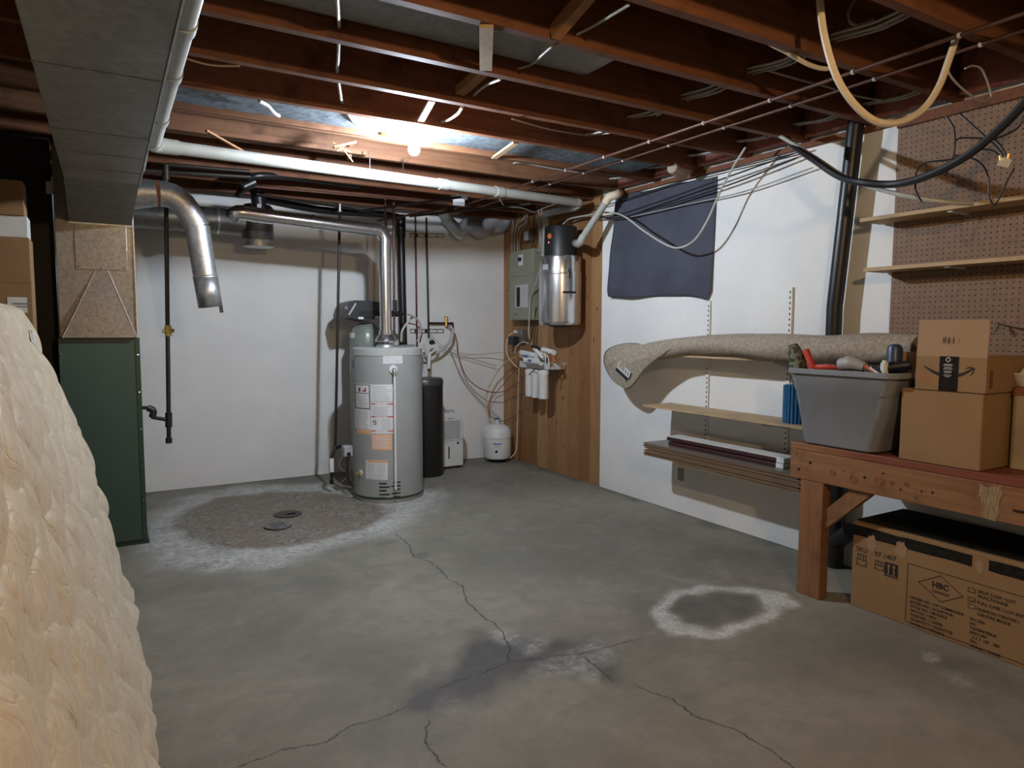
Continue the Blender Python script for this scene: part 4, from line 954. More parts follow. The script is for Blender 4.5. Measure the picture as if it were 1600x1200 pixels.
# tubes and cords around the filter
hose('tube', [(806, 519, 3.42), (796, 524, 3.4), (791, 540, 3.38), (793, 555, 3.36), (800, 566, 3.34), (808, 574, 3.32)], 3.4, .006, 'cream', 'cream cord arching from the outlet down to the filter unit', 'cord', 'x')
hose('tube', [(804, 552, 3.32), (807, 542, 3.32), (815, 535, 3.32), (824, 536, 3.32), (830, 541, 3.32)], 3.3, .005, 'cream', 'cream tube arching over the top of the filter unit', 'tube', 'x')
hose('power_cord', [(838, 480, 3.40), (834, 505, 3.38), (830, 525, 3.34), (827, 539, 3.30)], 3.3, .005, 'bwire', 'black cord dropping onto the filter unit', 'cord', 'x')
hose('tube', [(811, 575, 3.36), (810, 600, 3.38), (809, 640, 3.40), (808, 680, 3.40), (806, 705, 3.38), (797, 716, 3.3)], 3.4, .005, 'cream', 'cream tube running straight down the wooden wall to the tank', 'tube', 'x')
def freehose(name, pts, r, m, lab, cat='tube'):
    return tag(MB().tube(pts, r, 8, smooth=True, k=8).build(name, m, None, True), lab, cat)
freehose('tube', [atY(696, 505, 6.03), atY(712, 525, 6.0), atY(716, 555, 5.98), atY(730, 590, 5.95), atY(757, 610, 5.9), atX(786, 612, 3.36), atX(810, 598, 3.33), atX(836, 577, 3.24)], .0045, 'redtube', 'dark red tube sagging from wall valve to the filter unit')
freehose('tube', [atX(806, 558, 3.33), atX(788, 568, 3.36), atY(772, 590, 5.95), atY(761, 615, 5.92), atY(761, 645, 5.9), atY(769, 662, 5.86)], .006, 'yeltube', 'yellow tube curving from the filter unit down to the white tank')
freehose('tube', [atX(812, 560, 3.33), atX(800, 585, 3.38), atY(776, 612, 6.0), atY(763, 632, 5.98), atY(766, 650, 5.94), atX(787, 658, 3.42), atX(818, 640, 3.45)], .0035, 'redtube', 'thin brown tube looping behind the white tank on the corner')
freehose('tube', [atY(668, 517, 6.02), atY(690, 540, 6.0), atY(703, 545, 6.0), atY(725, 553, 6.0), atY(760, 553, 6.0), atX(800, 546, 3.43), atX(817, 525, 3.44)], .003, 'gwire', 'thin grey wire crossing the back corner at filter height')
freehose('tube', [atY(690, 545, 6.01), atY(720, 555, 6.01), atY(775, 572, 6.01)], .003, 'twire', 'thin tan wire just below the grey wire on back wall')
freehose('tube', [atY(704, 548, 6.03), atY(722, 590, 6.03), atY(745, 620, 6.03), atY(785, 658, 6.0)], .004, 'gwire', 'brown-grey tube slanting down behind the yellow tube')

# ------------------------------------------------------------------ dark cloth over window
TLc, TRc, BRc, BLc = atX(965, 307), atX(1122, 275), atX(1113, 469), atX(955, 464)
def clothf(u, v):                                          # u left->right, v top->bottom
    top = TLc.lerp(TRc, u); bot = BLc.lerp(BRc, u); p = top.lerp(bot, v)
    bulge = .012+.034*v*(.6+.4*math.sin(u*5.5+1))*(1-.55*u)+.01*math.sin(u*17+v*3)*v+.006*math.sin(v*14+u*4)*(1-v)
    bulge -= .012*max(0, (u-.93)/.07)
    z = p.z+.006*math.sin(u*math.pi*4)*(1-v)
    return (W-max(bulge, .004), p.y+.03*max(0, v-.93)/.07*(1 if u > .96 else 0)-.02*(max(0, v-.9)/.1)**2*(1 if u < .03 else 0), z+.015*math.sin(u*3.1)*v-.012*math.sin(u*6.2)*v)
t = thing('window_cloth', TLc, 'charcoal cloth sheet tacked over a window on the white wall', 'curtain')
MB().grid(clothf, 48, 40).build('sheet', 'cloth', t, True, solid=.003)
for u in (.03, .3, .56, .97):
    q = V(clothf(u, .015)); part(MB().tube([q+V((-.006, 0, -.004)), q+V((.004, 0, -.004))], .008, 8).build('tack', 'iron', t, True), 'dark tack')
# window frame sill hint below the cloth
# ------------------------------------------------------------------ cables by right wall
blk = [[(938, 338, 3.38), (960, 338, 3.38), (1050, 308, 3.40), (1150, 272, 3.40), (1240, 240, 3.40)], [(938, 339, 3.40), (970, 340, 3.40), (1060, 315, 3.42), (1150, 285, 3.42), (1245, 247, 3.42)]]
lb_ = ['upper black cable stretched across the top of the dark cloth', 'lower black cable stretched across the top of the dark cloth']
for i, c in enumerate(blk): hose('cable', c, 3.3, .005, 'bwire', lb_[i], 'cable', 'x')
hose('cable', [(938, 342, 3.42), (975, 341, 3.42), (1060, 322, 3.43), (1160, 300, 3.43), (1270, 262, 3.43)], 3.3, .004, 'gwire', 'lowest thin grey-brown cable running across the dark cloth', 'cable', 'x')
hose('cable', [(880, 350, 3.36), (890, 342, 3.36), (920, 336, 3.36), (950, 332, 3.36), (975, 338, 3.33), (1005, 360, 3.30), (1040, 382, 3.28), (1062, 387, 3.28), (1085, 375, 3.28), (1105, 345, 3.28), (1125, 300, 3.28), (1145, 262, 3.26), (1165, 230, 3.24)], 3.3, .0065, 'wwire', 'pale cable sagging in front of the dark cloth', 'cable', 'x')
hose('cable', [(938, 341, 3.40), (900, 340, 3.42), (880, 345, 3.43), (872, 352, 3.38)], 3.4, .005, 'bwire', 'black cable reaching from the vacuum head to the cloth corner', 'cable', 'x')
hose('cable', [(880, 338, 3.40), (900, 332, 3.4), (920, 325, 3.40), (960, 317, 3.42), (1060, 285, 3.42), (1200, 250, 3.43), (1260, 235, 3.43)], 3.4, .004, 'bwire', 'thin dark cable along the top edge of the white wall', 'cable', 'x')
hose('cable', [(1228, 215, 3.3), (1240, 228, 3.2), (1275, 252, 3.1), (1310, 275, 3.05), (1345, 285, 3.0), (1395, 288, 3.0), (1440, 278, 2.95), (1500, 250, 2.9), (1550, 212, 2.85), (1610, 150, 2.8), (1700, 30, 2.78)], 3, .0165, 'bwire', 'thick black cable bundle sagging in front of the pegboard', 'cable', 'x')
hose('cable', [(1205, 205, 3.25), (1235, 222, 3.2), (1280, 250, 3.12), (1320, 276, 3.08), (1360, 292, 3.06), (1420, 307, 3.04), (1480, 316, 3.1), (1520, 318, 3.2)], 3, .010, 'wwire', 'white cable bundle sagging below the thick black one', 'cable', 'x')
hose('cable', [(1210, 208, 3.3), (1245, 228, 3.25), (1270, 248, 3.2), (1295, 262, 3.2)], 3, .011, 'bwire', 'short stub of black cable beside the drain pipe top', 'cable', 'x')
th = [([(1478, 180), (1490, 200), (1492, 225), (1490, 243), (1483, 262), (1476, 275)], 'thin black wire hanging above the white tag, leftmost of three'),
      ([(1500, 178), (1530, 205), (1555, 228), (1568, 243)], 'thin black wire slanting down to the white tag'),
      ([(1490, 225), (1500, 216), (1530, 216), (1552, 218), (1565, 230), (1572, 243)], 'thin black wire looping over to the white tag'),
      ([(1510, 243), (1480, 250), (1445, 255), (1432, 270), (1430, 288), (1432, 300), (1440, 315)], 'thin black wire curling left with a frayed silver tip'),
      ([(1490, 243), (1515, 246), (1535, 258), (1545, 280), (1545, 305), (1552, 320), (1560, 312), (1570, 290), (1585, 262)], 'thin black wire looping down to the upper pegboard shelf'),
      ([(1530, 233), (1550, 235), (1560, 242), (1570, 250)], 'short black wire reaching the white tag from the left'),
      ([(1600, 180), (1590, 200), (1560, 215), (1530, 220)], 'thin black wire beside the thick black cable at frame edge')]
for pp, lab in th: hose('wire', [(x, y, 3.02) for x, y in pp], 3, .0038, 'bwire', lab, 'wire', 'x')
a = atX(1569, 254, 3.0); t = thing('wire_tag', a, 'small white plastic splitter hanging on the black wires by the pegboard', 'connector')
MB().box(V((-.004, -.022, -.016)), V((.004, .022, .016)), Matrix.Translation(a) @ Matrix.Rotation(.4, 4, 'X')).build('plate', 'white', t, bevel=.003)
for s_ in (-1, 1): MB().tube([a+V((0, s_*.012, .01)), a+V((0, s_*.015, .03))], .005, 8).build('connector', 'brass', t, True)
# cream hose loop close overhead
hose('hose', [(1279, -40, 1.62), (1281, 0, 1.58), (1288, 55, 1.55), (1305, 115, 1.52), (1330, 157, 1.5), (1360, 185, 1.49), (1387, 193, 1.48), (1417, 187, 1.47), (1445, 168, 1.46), (1467, 135, 1.45), (1482, 95, 1.44), (1494, 60, 1.44), (1502, 45, 1.44)], 1.5, .0125, 'cream', 'thick cream hose hanging in a deep loop under the joists', 'hose', 'y')
hose('cable', [(1175, -20, 1.9), (1178, 25, 1.86), (1196, 62, 1.84), (1230, 82, 1.82), (1262, 100, 1.80), (1285, 107, 1.79), (1298, 105, 1.78), (1304, 90, 1.78), (1306, 75, 1.79)], 1.8, .0085, 'cream', 'cream cable pair drooping across a joist left of the cream hose', 'cable', 'y')
hose('cable', [(1335, 0, 1.70), (1326, 20, 1.70), (1330, 36, 1.68), (1345, 38, 1.66), (1365, 30, 1.64)], 1.7, .006, 'gwire', 'grey cable loop under the top right joist bay', 'cable', 'y')
hose('cable', [(1200, 110, 2.1), (1240, 122, 2.1), (1290, 135, 2.1), (1340, 150, 2.08), (1390, 157, 2.05), (1430, 150, 2.0)], 2.1, .005, 'gwire', 'grey cable sagging behind the cream hose loop', 'cable', 'y')
hose('cable', [(1500, 72, 1.5), (1484, 90, 1.5), (1482, 112, 1.5), (1500, 135, 1.5), (1530, 157, 1.5), (1545, 155, 1.5), (1548, 145, 1.5), (1535, 110, 1.5), (1520, 103, 1.5), (1508, 107, 1.5)], 1.5, .004, 'gwire', 'thin grey wire curling in the top right joist bay', 'cable', 'y')

# cables threaded through the joists
nm = {0: 'left', 1: 'middle', 2: 'right'}
bx = atY(1072, 150, JY[1]-.04)
for i in range(3):
    pts = []
    for k in range(-2, 6):
        pts.append(V((bx.x+(i-1)*.028, JY[k]-.02, bx.z+.004*i))); pts.append(V((bx.x+(i-1)*.034, JY[k]+.18, bx.z-.018-.004*((i+k) % 3))))
    tag(MB().tube(pts, .0052, 6, smooth=True, k=3).build('cable', 'wwire' if i != 1 else 'twire', None, True), nm[i]+' of three parallel cables threaded through the joists right of the bulb', 'cable', 'three cables through the joists')
bx = atY(1075, 243, JY[3]-.04)
for i in range(2):
    pts = []
    for k in range(-1, 6):
        pts.append(V((bx.x+i*.03, JY[k]-.02, bx.z))); pts.append(V((bx.x+i*.035, JY[k]+.18, bx.z-.02)))
    tag(MB().tube(pts, .0052, 6, smooth=True, k=3).build('cable', 'wwire', None, True), ['left', 'right'][i]+' of two white cables threaded through joists near the right wall', 'cable', 'two cables near the right wall')
bx = atY(1300, 61, JY[-1]-.04)
for i in range(2):
    pts = []
    for k in range(-3, 2):
        pts.append(V((bx.x+i*.03, JY[k]-.02, bx.z))); pts.append(V((bx.x+i*.035, JY[k]+.18, bx.z-.02)))
    tag(MB().tube(pts, .0052, 6, smooth=True, k=3).build('cable', 'gwire', None, True), ['left', 'right'][i]+' of two grey cables through the top right joists', 'cable', 'two cables at top right')
# white cable on a diagonal through joists left of bulb
pts = [atY(526, -30, JY[0]-.04), atY(530, 42, JY[1]-.039), atY(527, 112, JY[2]-.039), atY(535, 160, JY[3]-.039), atY(560, 195, JY[4]-.12)]
mid = []
for i in range(len(pts)-1):
    mid.append(pts[i]); m_ = pts[i].lerp(pts[i+1], .55); m_.z -= .02; mid.append(m_)
mid.append(pts[-1]); freehose('cable', mid, .0065, 'wwire', 'white cable threaded through the joists left of the bulb', 'cable')
freehose('cable', [atY(722, 168, JY[2]+.02), atY(715, 178, JY[2]+.2), atY(703, 186, JY[3]-.1), atY(690, 191, JY[3]-.039)], .007, 'wwire', 'short white cable end right of the bulb plate', 'cable')
freehose('cable', [atY(782, 124, JY[1]+.02), atY(762, 132, JY[1]+.2), atY(748, 142, JY[2]-.1), atY(741, 149, JY[2]-.039)], .006, 'wwire', 'short cable bent down between joists above the bulb', 'cable')
freehose('cable', [atY(982, 8, JY[-1]+.02), atY(950, 27, JY[-1]+.15), atY(925, 42, JY[0]-.1), atY(901, 54, JY[0]-.039)], .005, 'wwire', 'thin cable slanting across the bay at the top centre', 'cable')
freehose('cable', [atY(861, 74, JY[0]+.02), atY(845, 88, JY[0]+.15), atY(830, 101, JY[1]-.1), atY(810, 107, JY[1]-.039)], .0045, 'gwire', 'grey wire with bent tip below the rounded grey duct', 'cable')
freehose('cable', [atY(405, 158, JY[3]+.02), atY(418, 165, JY[3]+.08), atY(428, 176, JY[3]+.14), atY(436, 181, JY[3]+.2)], .009, 'gwire', 'short grey cable stub against the spangled panning', 'cable')
freehose('cable', [atZ(292, 92, H-.006), atZ(320, 100, H-.008), atZ(345, 103, H-.012), atZ(375, 103, H-.006)], .004, 'twire', 'thin tan wire sagging under a joist near the trunk duct', 'cable')
freehose('cable', [atY(800, 186, JY[2]+.03), atY(850, 200, JY[2]+.2), atY(880, 206, JY[3]-.15), atY(918, 212, JY[3]-.04)], .0045, 'twire', 'thin tan wire sagging right of the bulb towards three cables', 'cable')
freehose('cable', [atY(781, 312, 4.9), atY(790, 322, 5.0), atY(815, 325, 5.05), atY(835, 331, 5.05), atY(850, 325, 5.0), atY(872, 317, 4.7)], .0045, 'wwire', 'white wire sagging under the white pipe near the breaker panel', 'cable')
freehose('cable', [atY(815, 254, JY[5]-.04), atY(840, 259, JY[5]-.05), atY(880, 266, JY[5]-.05), atY(905, 270, JY[5]-.05), atY(925, 278, JY[5]+.05), atY(955, 277, JY[5]+.1)], .0045, 'wwire', 'white wire wandering along a rear joist right of the bulb', 'cable')
# off-white plastic end near wall top
a = atY(1065, 270, 3.6); t = thing('vent_hose', atX(1062, 268, 3.35), 'yellowed plastic duct end between joists above the dark cloth', 'duct')
MB().tube([atX(1050, 262, 3.2), atX(1065, 270, 3.32), atX(1080, 262, 3.45)], [.036, .038, .036], 14, smooth=True).build('duct_end', 'twire', t, True)
tag(MB().tube([(.2, -.5, 2.17), (.2, 1.5, 2.17), (.195, 3.0, 2.12), (.19, 3.85, 2.06)], .004, 6, smooth=True).build('cable', 'wwire', None, True), 'thin white wire running between trunk duct and white pipe', 'cable')

# ------------------------------------------------------------------ black soil pipe by the right wall
t = thing('drain_stack', (3.40, 2.3, 0), 'tall black plastic drain pipe rising beside the pegboard to the joists', 'pipe')
b1 = atX(1336, 205, 3.40); b2 = atX(1304, 480, 3.40); d = (b1-b2)/(b1.z-b2.z)
pb2 = V((b2.x+.01, 2.282, .42))
MB().tube([b1+d*.2, b2, b2-V((0, 0, .3)), pb2], .041, 24).build('stack_pipe', 'abs', t, True)
MB().tube([pb2+V((0, 0, .05)), pb2-V((0, 0, .12))], .05, 20).build('hub', 'abs', t, True)
MB().tube([pb2-V((0, 0, .1)), V((pb2.x, pb2.y, 0))], .045, 20).build('lower_pipe', 'abs', t, True)
part(MB().tube([V((pb2.x, pb2.y, .14)), V((pb2.x-.06, pb2.y-.13, .24))], .045, 18).build('cleanout_wye', 'abs', t, True), 'black cleanout fitting')

# ------------------------------------------------------------------ pegboard and its shelves
pegb = MB().box((W-.018, .2, .80), (W-.001, 2.065, 2.303)).build('pegboard', 'peg'); tag(pegb, 'brown perforated pegboard covering the wall above the workbench', 'pegboard')
for i, (zc_, yl, lab) in enumerate(((1.852, 2.14, 'upper'), (1.603, 2.11, 'lower'))):
    t = thing('wall_shelf', (3.4, 1.4, zc_), lab+' of two narrow plywood shelves on the pegboard', 'shelf', 'pegboard shelves')
    MB().box((3.29, .2, zc_-.012), (W-.018, yl, zc_+.006)).build('shelf_board', 'ply', t)
    for yy in (1.72, .9):
        part(MB().bar((W-.02, yy, zc_-.016), (3.31, yy, zc_-.016), .02, .008).build('bracket', 'whiteg', t), 'thin metal bracket')
# hooks on pegboard
a = atX(1556, 505, 3.45)
t = thing('peg_hook', a, 'bent metal hook rod on the pegboard right of the carton flap', 'hook')
MB().tube([a, a+V((-.03, -.05, -.01)), a+V((-.04, -.14, -.03)), a+V((-.03, -.20, -.04))], .003, 6, smooth=True).build('rod', 'iron', t, True)
MB().tube([a+V((-.02, -.02, 0)), a+V((-.04, -.02, -.035))], .006, 6).build('hook_tip', 'shiny', t, True)

# ------------------------------------------------------------------ slotted standards, shelves, rug, boards
for i, (px, pt, lab) in enumerate(((1110, 470, 'left of the two slotted white shelf standards on the white wall'), (1238, 449, 'right of the two slotted white shelf standards on the white wall'))):
    a = atX(px, pt); t = thing('shelf_standard', (W-.01, a.y, .5), lab, 'shelf standard', 'slotted shelf standards')
    MB().box((W-.016, a.y-.0125, .50), (W, a.y+.0125, a.z)).build('rail', 'wall', t)
    o = MB(); z = .52
    while z < a.z-.02: o.box((W-.0165, a.y-.004, z), (W-.0155, a.y+.004, z+.014)); z += .032
    part(o.build('slots', 'slot', t), 'row of dark slots')
SY = [atX(1110, 600).y, atX(1238, 600).y]
def wallshelf(z, y0, y1, x0, lab, th=.012):
    t = thing('wall_shelf', ((x0+W)/2, (y0+y1)/2, z), lab, 'shelf')
    MB().box((x0, y0, z-th), (W-.02, y1, z)).build('shelf_board', 'ply', t)
    for yy in SY:
        part(MB().add([(W-.016, yy-.004, z-th), (x0+.02, yy-.004, z-th), (x0+.02, yy-.004, z-th-.012), (W-.016, yy-.004, z-th-.05), (W-.016, yy+.004, z-th), (x0+.02, yy+.004, z-th), (x0+.02, yy+.004, z-th-.012), (W-.016, yy+.004, z-th-.05)], [(0, 1, 2, 3), (7, 6, 5, 4), (0, 4, 5, 1), (1, 5, 6, 2), (2, 6, 7, 3), (3, 7, 4, 0)]).build('bracket', 'white', t), 'white metal bracket')
zs1 = atX(1003, 632, 3.2).z
wallshelf(zs1, 2.36, 3.64, 3.2, 'bare plywood wall shelf below the rolled rug')
zs0 = atX(1150, 540, 3.30).z-.073
wallshelf(zs0, 2.30, 3.35, 3.28, 'wall shelf carrying the rolled beige rug')
zq = atX(1245, 790, 3.2).z
zp0 = atX(1008, 708, 3.2).z; 
wallshelf(zp0-.012, 2.36, 3.30, 3.2, 'lowest wall shelf under the stack of flooring planks')
# flooring planks
ya, yb = atX(1008, 700, 3.2).y, atX(1246, 770, 3.2).y-.02
ztop = atX(1010, 691, 3.2).z; npl = 9; thp = (ztop-zp0+.012)/npl; zz_ = zp0-.012
posn = ['lowest', 'second from bottom', 'third from bottom', 'fourth from bottom', 'fifth, middle', 'fourth from top', 'third from top', 'second from top', 'topmost']
for i in range(npl):
    off = [.0, .02, -.015, .01, -.06, -.01, .03, -.005, .012][i]*.6; xo = [0, .004, -.003, .003, .006, 0, .004, -.002, .0][i]
    o = MB().box((3.19+xo, yb+off, zz_+i*thp+.0006), (3.40+xo, ya+off, zz_+(i+1)*thp-.0012))
    tag(o.build('flooring_plank', 'planktop' if i == npl-1 else 'plank'), posn[i]+' brown laminate flooring plank of the stack on the lowest wall shelf', 'plank', 'laminate planks on the lowest shelf')
# boxed boards on top of planks
zt2 = zz_+npl*thp
ty1 = atX(1046, 680, 3.26).y; ty0 = atX(1226, 722, 3.26).y
hh = .03
labm = ['lower dark maroon board with white face lying on the flooring planks', 'upper dark maroon board with white top lying on the flooring planks']
for i in range(2):
    t = thing('trim_board', (3.33, (ty0+ty1)/2, zt2+i*hh), labm[i], 'board', 'boards on the planks')
    MB().box((3.25+.004*i, ty0+.05, zt2+i*hh+.0005), (3.37, ty1+.02*i, zt2+(i+1)*hh-.005)).build('board_body', 'maroon', t, bevel=.004)
    MB().box((3.249+.004*i, ty0+.0, zt2+i*hh+.0005), (3.371, ty0+.05, zt2+(i+1)*hh-.003)).build('end_cap', 'white', t)
    if i: MB().box((3.255+.004*i, ty0+.01, zt2+(i+1)*hh-.005), (3.372, ty1+.02*i, zt2+(i+1)*hh-.0008)).build('white_face', 'white', t)
# wall outlet plate
a = atX(1064, 741); t = thing('outlet_plate', a, 'small tan outlet plate low on the white wall under the planks', 'outlet')
MB().box(a-V((.006, .028, .045)), a+V((0, .028, .045))).build('plate', 'beigep', t, bevel=.002)
# blue foam roll
c = atX(1236, 630, 3.30); zf1 = atX(1236, 602, 3.30).z
t = thing('foam_roller', V((3.33, c.y, zs1)), 'blue ribbed foam roller standing on the plywood shelf beside the tote', 'foam roller')
o = MB(); cx, cy, rO = 3.33, c.y-.02, .078; nseg = 96; prof = []
for kz, z in enumerate((zs1+.001, zf1)):
    for j in range(nseg):
        th_ = 2*math.pi*j/nseg; rr = rO if (j % 4) in (0, 1) else rO-.007; o.v.append(V((cx+rr*math.cos(th_), cy+rr*math.sin(th_), z)))
for j in range(nseg): o.f.append((j, (j+1) % nseg, nseg+(j+1) % nseg, nseg+j))
o.f.append(tuple(reversed(range(nseg)))); o.f.append(tuple(range(nseg, 2*nseg))); o.build('ribbed_body', 'bluef', t)
part(MB().tube([V((cx, cy, zf1-.002)), V((cx, cy, zf1+.001))], .02, 16).build('core_hole', 'slot', t), 'dark core hole')

# rolled rug: lies along the shelf, left end drooping and unrolled
rz = zs0+.004
t = thing('rolled_rug', V((3.32, 3.0, zs0)), 'long rolled beige rug lying on the wall shelf with drooping left end', 'rug')
ctrl = [(1440, 548, 3.23, .083), (1400, 547, 3.23, .084), (1340, 546, 3.235, .084), (1280, 546, 3.25, .083), (1220, 543, 3.27, .082), (1150, 540, 3.30, .075), (1090, 540, 3.30, .068), (1030, 548, 3.30, .070), (990, 560, 3.30, .078), (965, 566, 3.30, .085)]
pts = [V(atX(a, b, c)) for a, b, c, r in ctrl]; path = crom(pts, 6); rs = np.interp(np.linspace(0, 1, len(path)), np.linspace(0, 1, len(ctrl)), [c[3] for c in ctrl])
o = MB(); n = 36
for i, p in enumerate(path):
    d = (path[min(i+1, len(path)-1)]-path[max(i-1, 0)]).normalized(); sd = d.cross(V((0, 0, 1))).normalized(); uu = sd.cross(d)
    for j in range(n):
        th_ = 2*math.pi*j/n; wr = 1+.035*math.sin(3*th_+i*.35)+.02*math.sin(5*th_-i*.6)+(.06*math.sin(i*.8)*max(0, -math.sin(th_)) if i > 20 else 0)
        o.v.append(p+(sd*math.cos(th_)*1.12+uu*math.sin(th_)*.93)*rs[i]*wr)
for i in range(len(path)-1):
    for j in range(n): a = i*n+j; b_ = i*n+(j+1) % n; o.f.append((a, b_, b_+n, a+n))
o.f.append(tuple(reversed(range(n)))); o.f.append(tuple(range((len(path)-1)*n, len(path)*n)))
o.build('roll', 'skin_rug', t, True)
# flap
fp = [(1050, 545), (1012, 572), (990, 600), (978, 606), (960, 596), (948, 578), (944, 560), (952, 545), (985, 537)]
F = [V(atX(x, y, 3.235)) for x, y in fp]; cen = sum(F, V())/len(F)
o = MB()
ring = crom(F+[F[0]], 4)[:-1]; nR = len(ring)
for s_, dx in ((0, -.012), (1, .012)):
    for f in (1.0, .66, .33):
        for p in ring: q = cen.lerp(p, f); o.v.append(V((q.x+dx+.03*(1-f)*(-1 if s_ == 0 else -1)+.05*max(0, (q.y-cen.y))*1.0, q.y, q.z)))
    o.v.append(cen+V((dx-.03, 0, 0)))
off_ = 3*nR+1
for s_ in (0, 1):
    b0_ = s_*off_
    for k in (0, 1):
        for j in range(nR):
            q = (b0_+k*nR+j, b0_+k*nR+(j+1) % nR, b0_+(k+1)*nR+(j+1) % nR, b0_+(k+1)*nR+j); o.f.append(q if s_ else q[::-1])
    for j in range(nR): q = (b0_+2*nR+j, b0_+2*nR+(j+1) % nR, b0_+3*nR); o.f.append(q if s_ else q[::-1])
for j in range(nR): o.f.append((j, (j+1) % nR, off_+(j+1) % nR, off_+j))
fl_ = o.build('loose_end', 'skin_rug', t, True)
MB().tube(ring[int(nR*.3):int(nR*.95)], .005, 6).build('bound_edge', 'rugdark', fl_, True)
cL_ = V(atX(975, 577, 3.20))
ux = (V(atX(990, 590, 3.20))-V(atX(960, 562, 3.20))).normalized(); uy = V((1, 0, 0)).cross(ux)*1
uy = ux.cross(V((-1, 0, 0))); uy = -uy if uy.z < 0 else uy
lb = MB().prism([(-.075, -.03), (.075, -.03), (.075, .02), (-.075, .02)], cL_, ux, uy, .0012); 
if ux.cross(uy).x > 0: lb = MB().prism([(-.075, -.03), (.075, -.03), (.075, .02), (-.075, .02)], cL_, -ux, uy, .0012)
lbo = lb.build('rug_label', 'foil', t); part(lbo, 'white and black care label')
lu = ux if ux.cross(uy).x < 0 else -ux
MB().rect(-.078, -.055, .06, -.03, cL_, lu, uy, .0012).build('label_strip', 'slot', lbo)
MB().text('RUG', .02, cL_+uy*-.01+lu*-.05, lu, uy, off=.002).build('label_print', 'ink', lbo) if False else None
o = MB()
for i in range(5): o.rect(-.065+.028*i, -.02, -.05+.028*i, .012, cL_, lu, uy, .0018)
o.build('label_print', 'ink', lbo)
# spiral end of the rug
e = path[0]; o = MB(); pts = []
for i in range(90):
    th_ = i*.32; rr = .080*(1-i/100); pts.append(e+V((math.cos(th_)*rr*1.1, -.004, math.sin(th_)*rr*.9)))
part(MB().tube(pts, .0025, 5).build('spiral_edge', 'rugdark', t), 'dark spiral of rug pile at the rolled end')

# ------------------------------------------------------------------ workbench
BX = 2.905
t = thing('workbench', (3.15, 1.2, 0), 'heavy worn wooden workbench with red-stained top against the pegboard wall', 'workbench')
by1 = 2.205
def mat_benchtop():
    m, t, b = nt('red_stained_bench_top'); b.inputs['Roughness'].default_value = .5; b.inputs['Specular IOR Level'].default_value = .3
    base = mixc(t, ramp(t, noise(t, (14, .9, 14), 3, 6), .3, .7), (.175, .078, .036), (.27, .130, .064))
    tc = t.nodes.new('ShaderNodeTexCoord'); sp = t.nodes.new('ShaderNodeSeparateXYZ'); t.links.new(tc.outputs['Object'], sp.inputs[0])
    a = t.nodes.new('ShaderNodeMath'); a.operation = 'MULTIPLY_ADD'; a.inputs[1].default_value = .35; t.links.new(noise(t, (1, 2, 1), 7, 4), a.inputs[0]); t.links.new(sp.outputs[1], a.inputs[2])
    f = t.nodes.new('ShaderNodeMapRange'); f.inputs[1].default_value = .93+.15; f.inputs[2].default_value = .66+.15; f.inputs[4].default_value = .62; t.links.new(a.outputs[0], f.inputs[0])
    t.links.new(mixc(t, f.outputs[0], base, (.15, .022, .018)), b.inputs['Base Color']); return m
MB().box((BX, -.3, .572), (BX+.05, by1, .715)).build('front_rail', 'bench', t, bevel=.004)
MB().box((BX-.001, -.3, .7155), (W-.03, by1, .748)).build('bench_top', mat_benchtop(), t, bevel=.003)
# red paint on the top front edge
mred = mat('red_stained_wood', (.20, .035, .03), .5, c2=(.32, .11, .05), s=9, scale=(1, 2, 1))
0 and part(MB().box((BX-.0025, .9, .700), (BX+.26, 1.93, .7492)).build('stained_strip', mred, t), 'dark red stained strip')
MB().box((BX+.003, 2.02, 0), (BX+.065, 2.145, .572)).build('leg', 'benchz', t, bevel=.004)
MB().box((BX+.003, -.25, 0), (BX+.065, -.12, .572)).build('leg', 'benchz', t, bevel=.004)
MB().box((BX+.06, 2.05, .60), (W-.06, 2.12, .7155)).build('end_rail', 'bench', t)
MB().bar(atX(1283, 818, BX+.04), atX(1358, 762, BX+.04), .04, .07, (0, 0, 1)).build('brace', 'bench', t)
o = MB()
for (px, py, r) in ((1266, 723, .0085), (1248, 733, .008), (1231, 706, .004), (1230, 720, .004), (1246, 709, .004), (1351, 746, .007), (1318, 736, .003), (1457, 770, .006), (1440, 768, .005), (1380, 740, .005), (1407, 765, .005), (1431, 778, .004)):
    p = atX(px, py, BX); o.tube([V((BX-.0008, p.y, p.z)), V((BX+.002, p.y, p.z))], r, 12)
part(o.build('drill_holes', 'slot', t), 'dark drilled holes')
o = MB()
for (px, py, r) in ((1301, 739, .014), (1334, 749, .017), (1374, 752, .022), (1417, 757, .009), (1394, 755, .008)):
    p = atX(px, py, BX)
    for r2 in (r, r*.55): o.tube([V((BX-.001, p.y+math.cos(a*.35)*r2, p.z+math.sin(a*.35)*r2)) for a in range(19)], .0012, 4)
o.build('router_rings', 'rust', t)
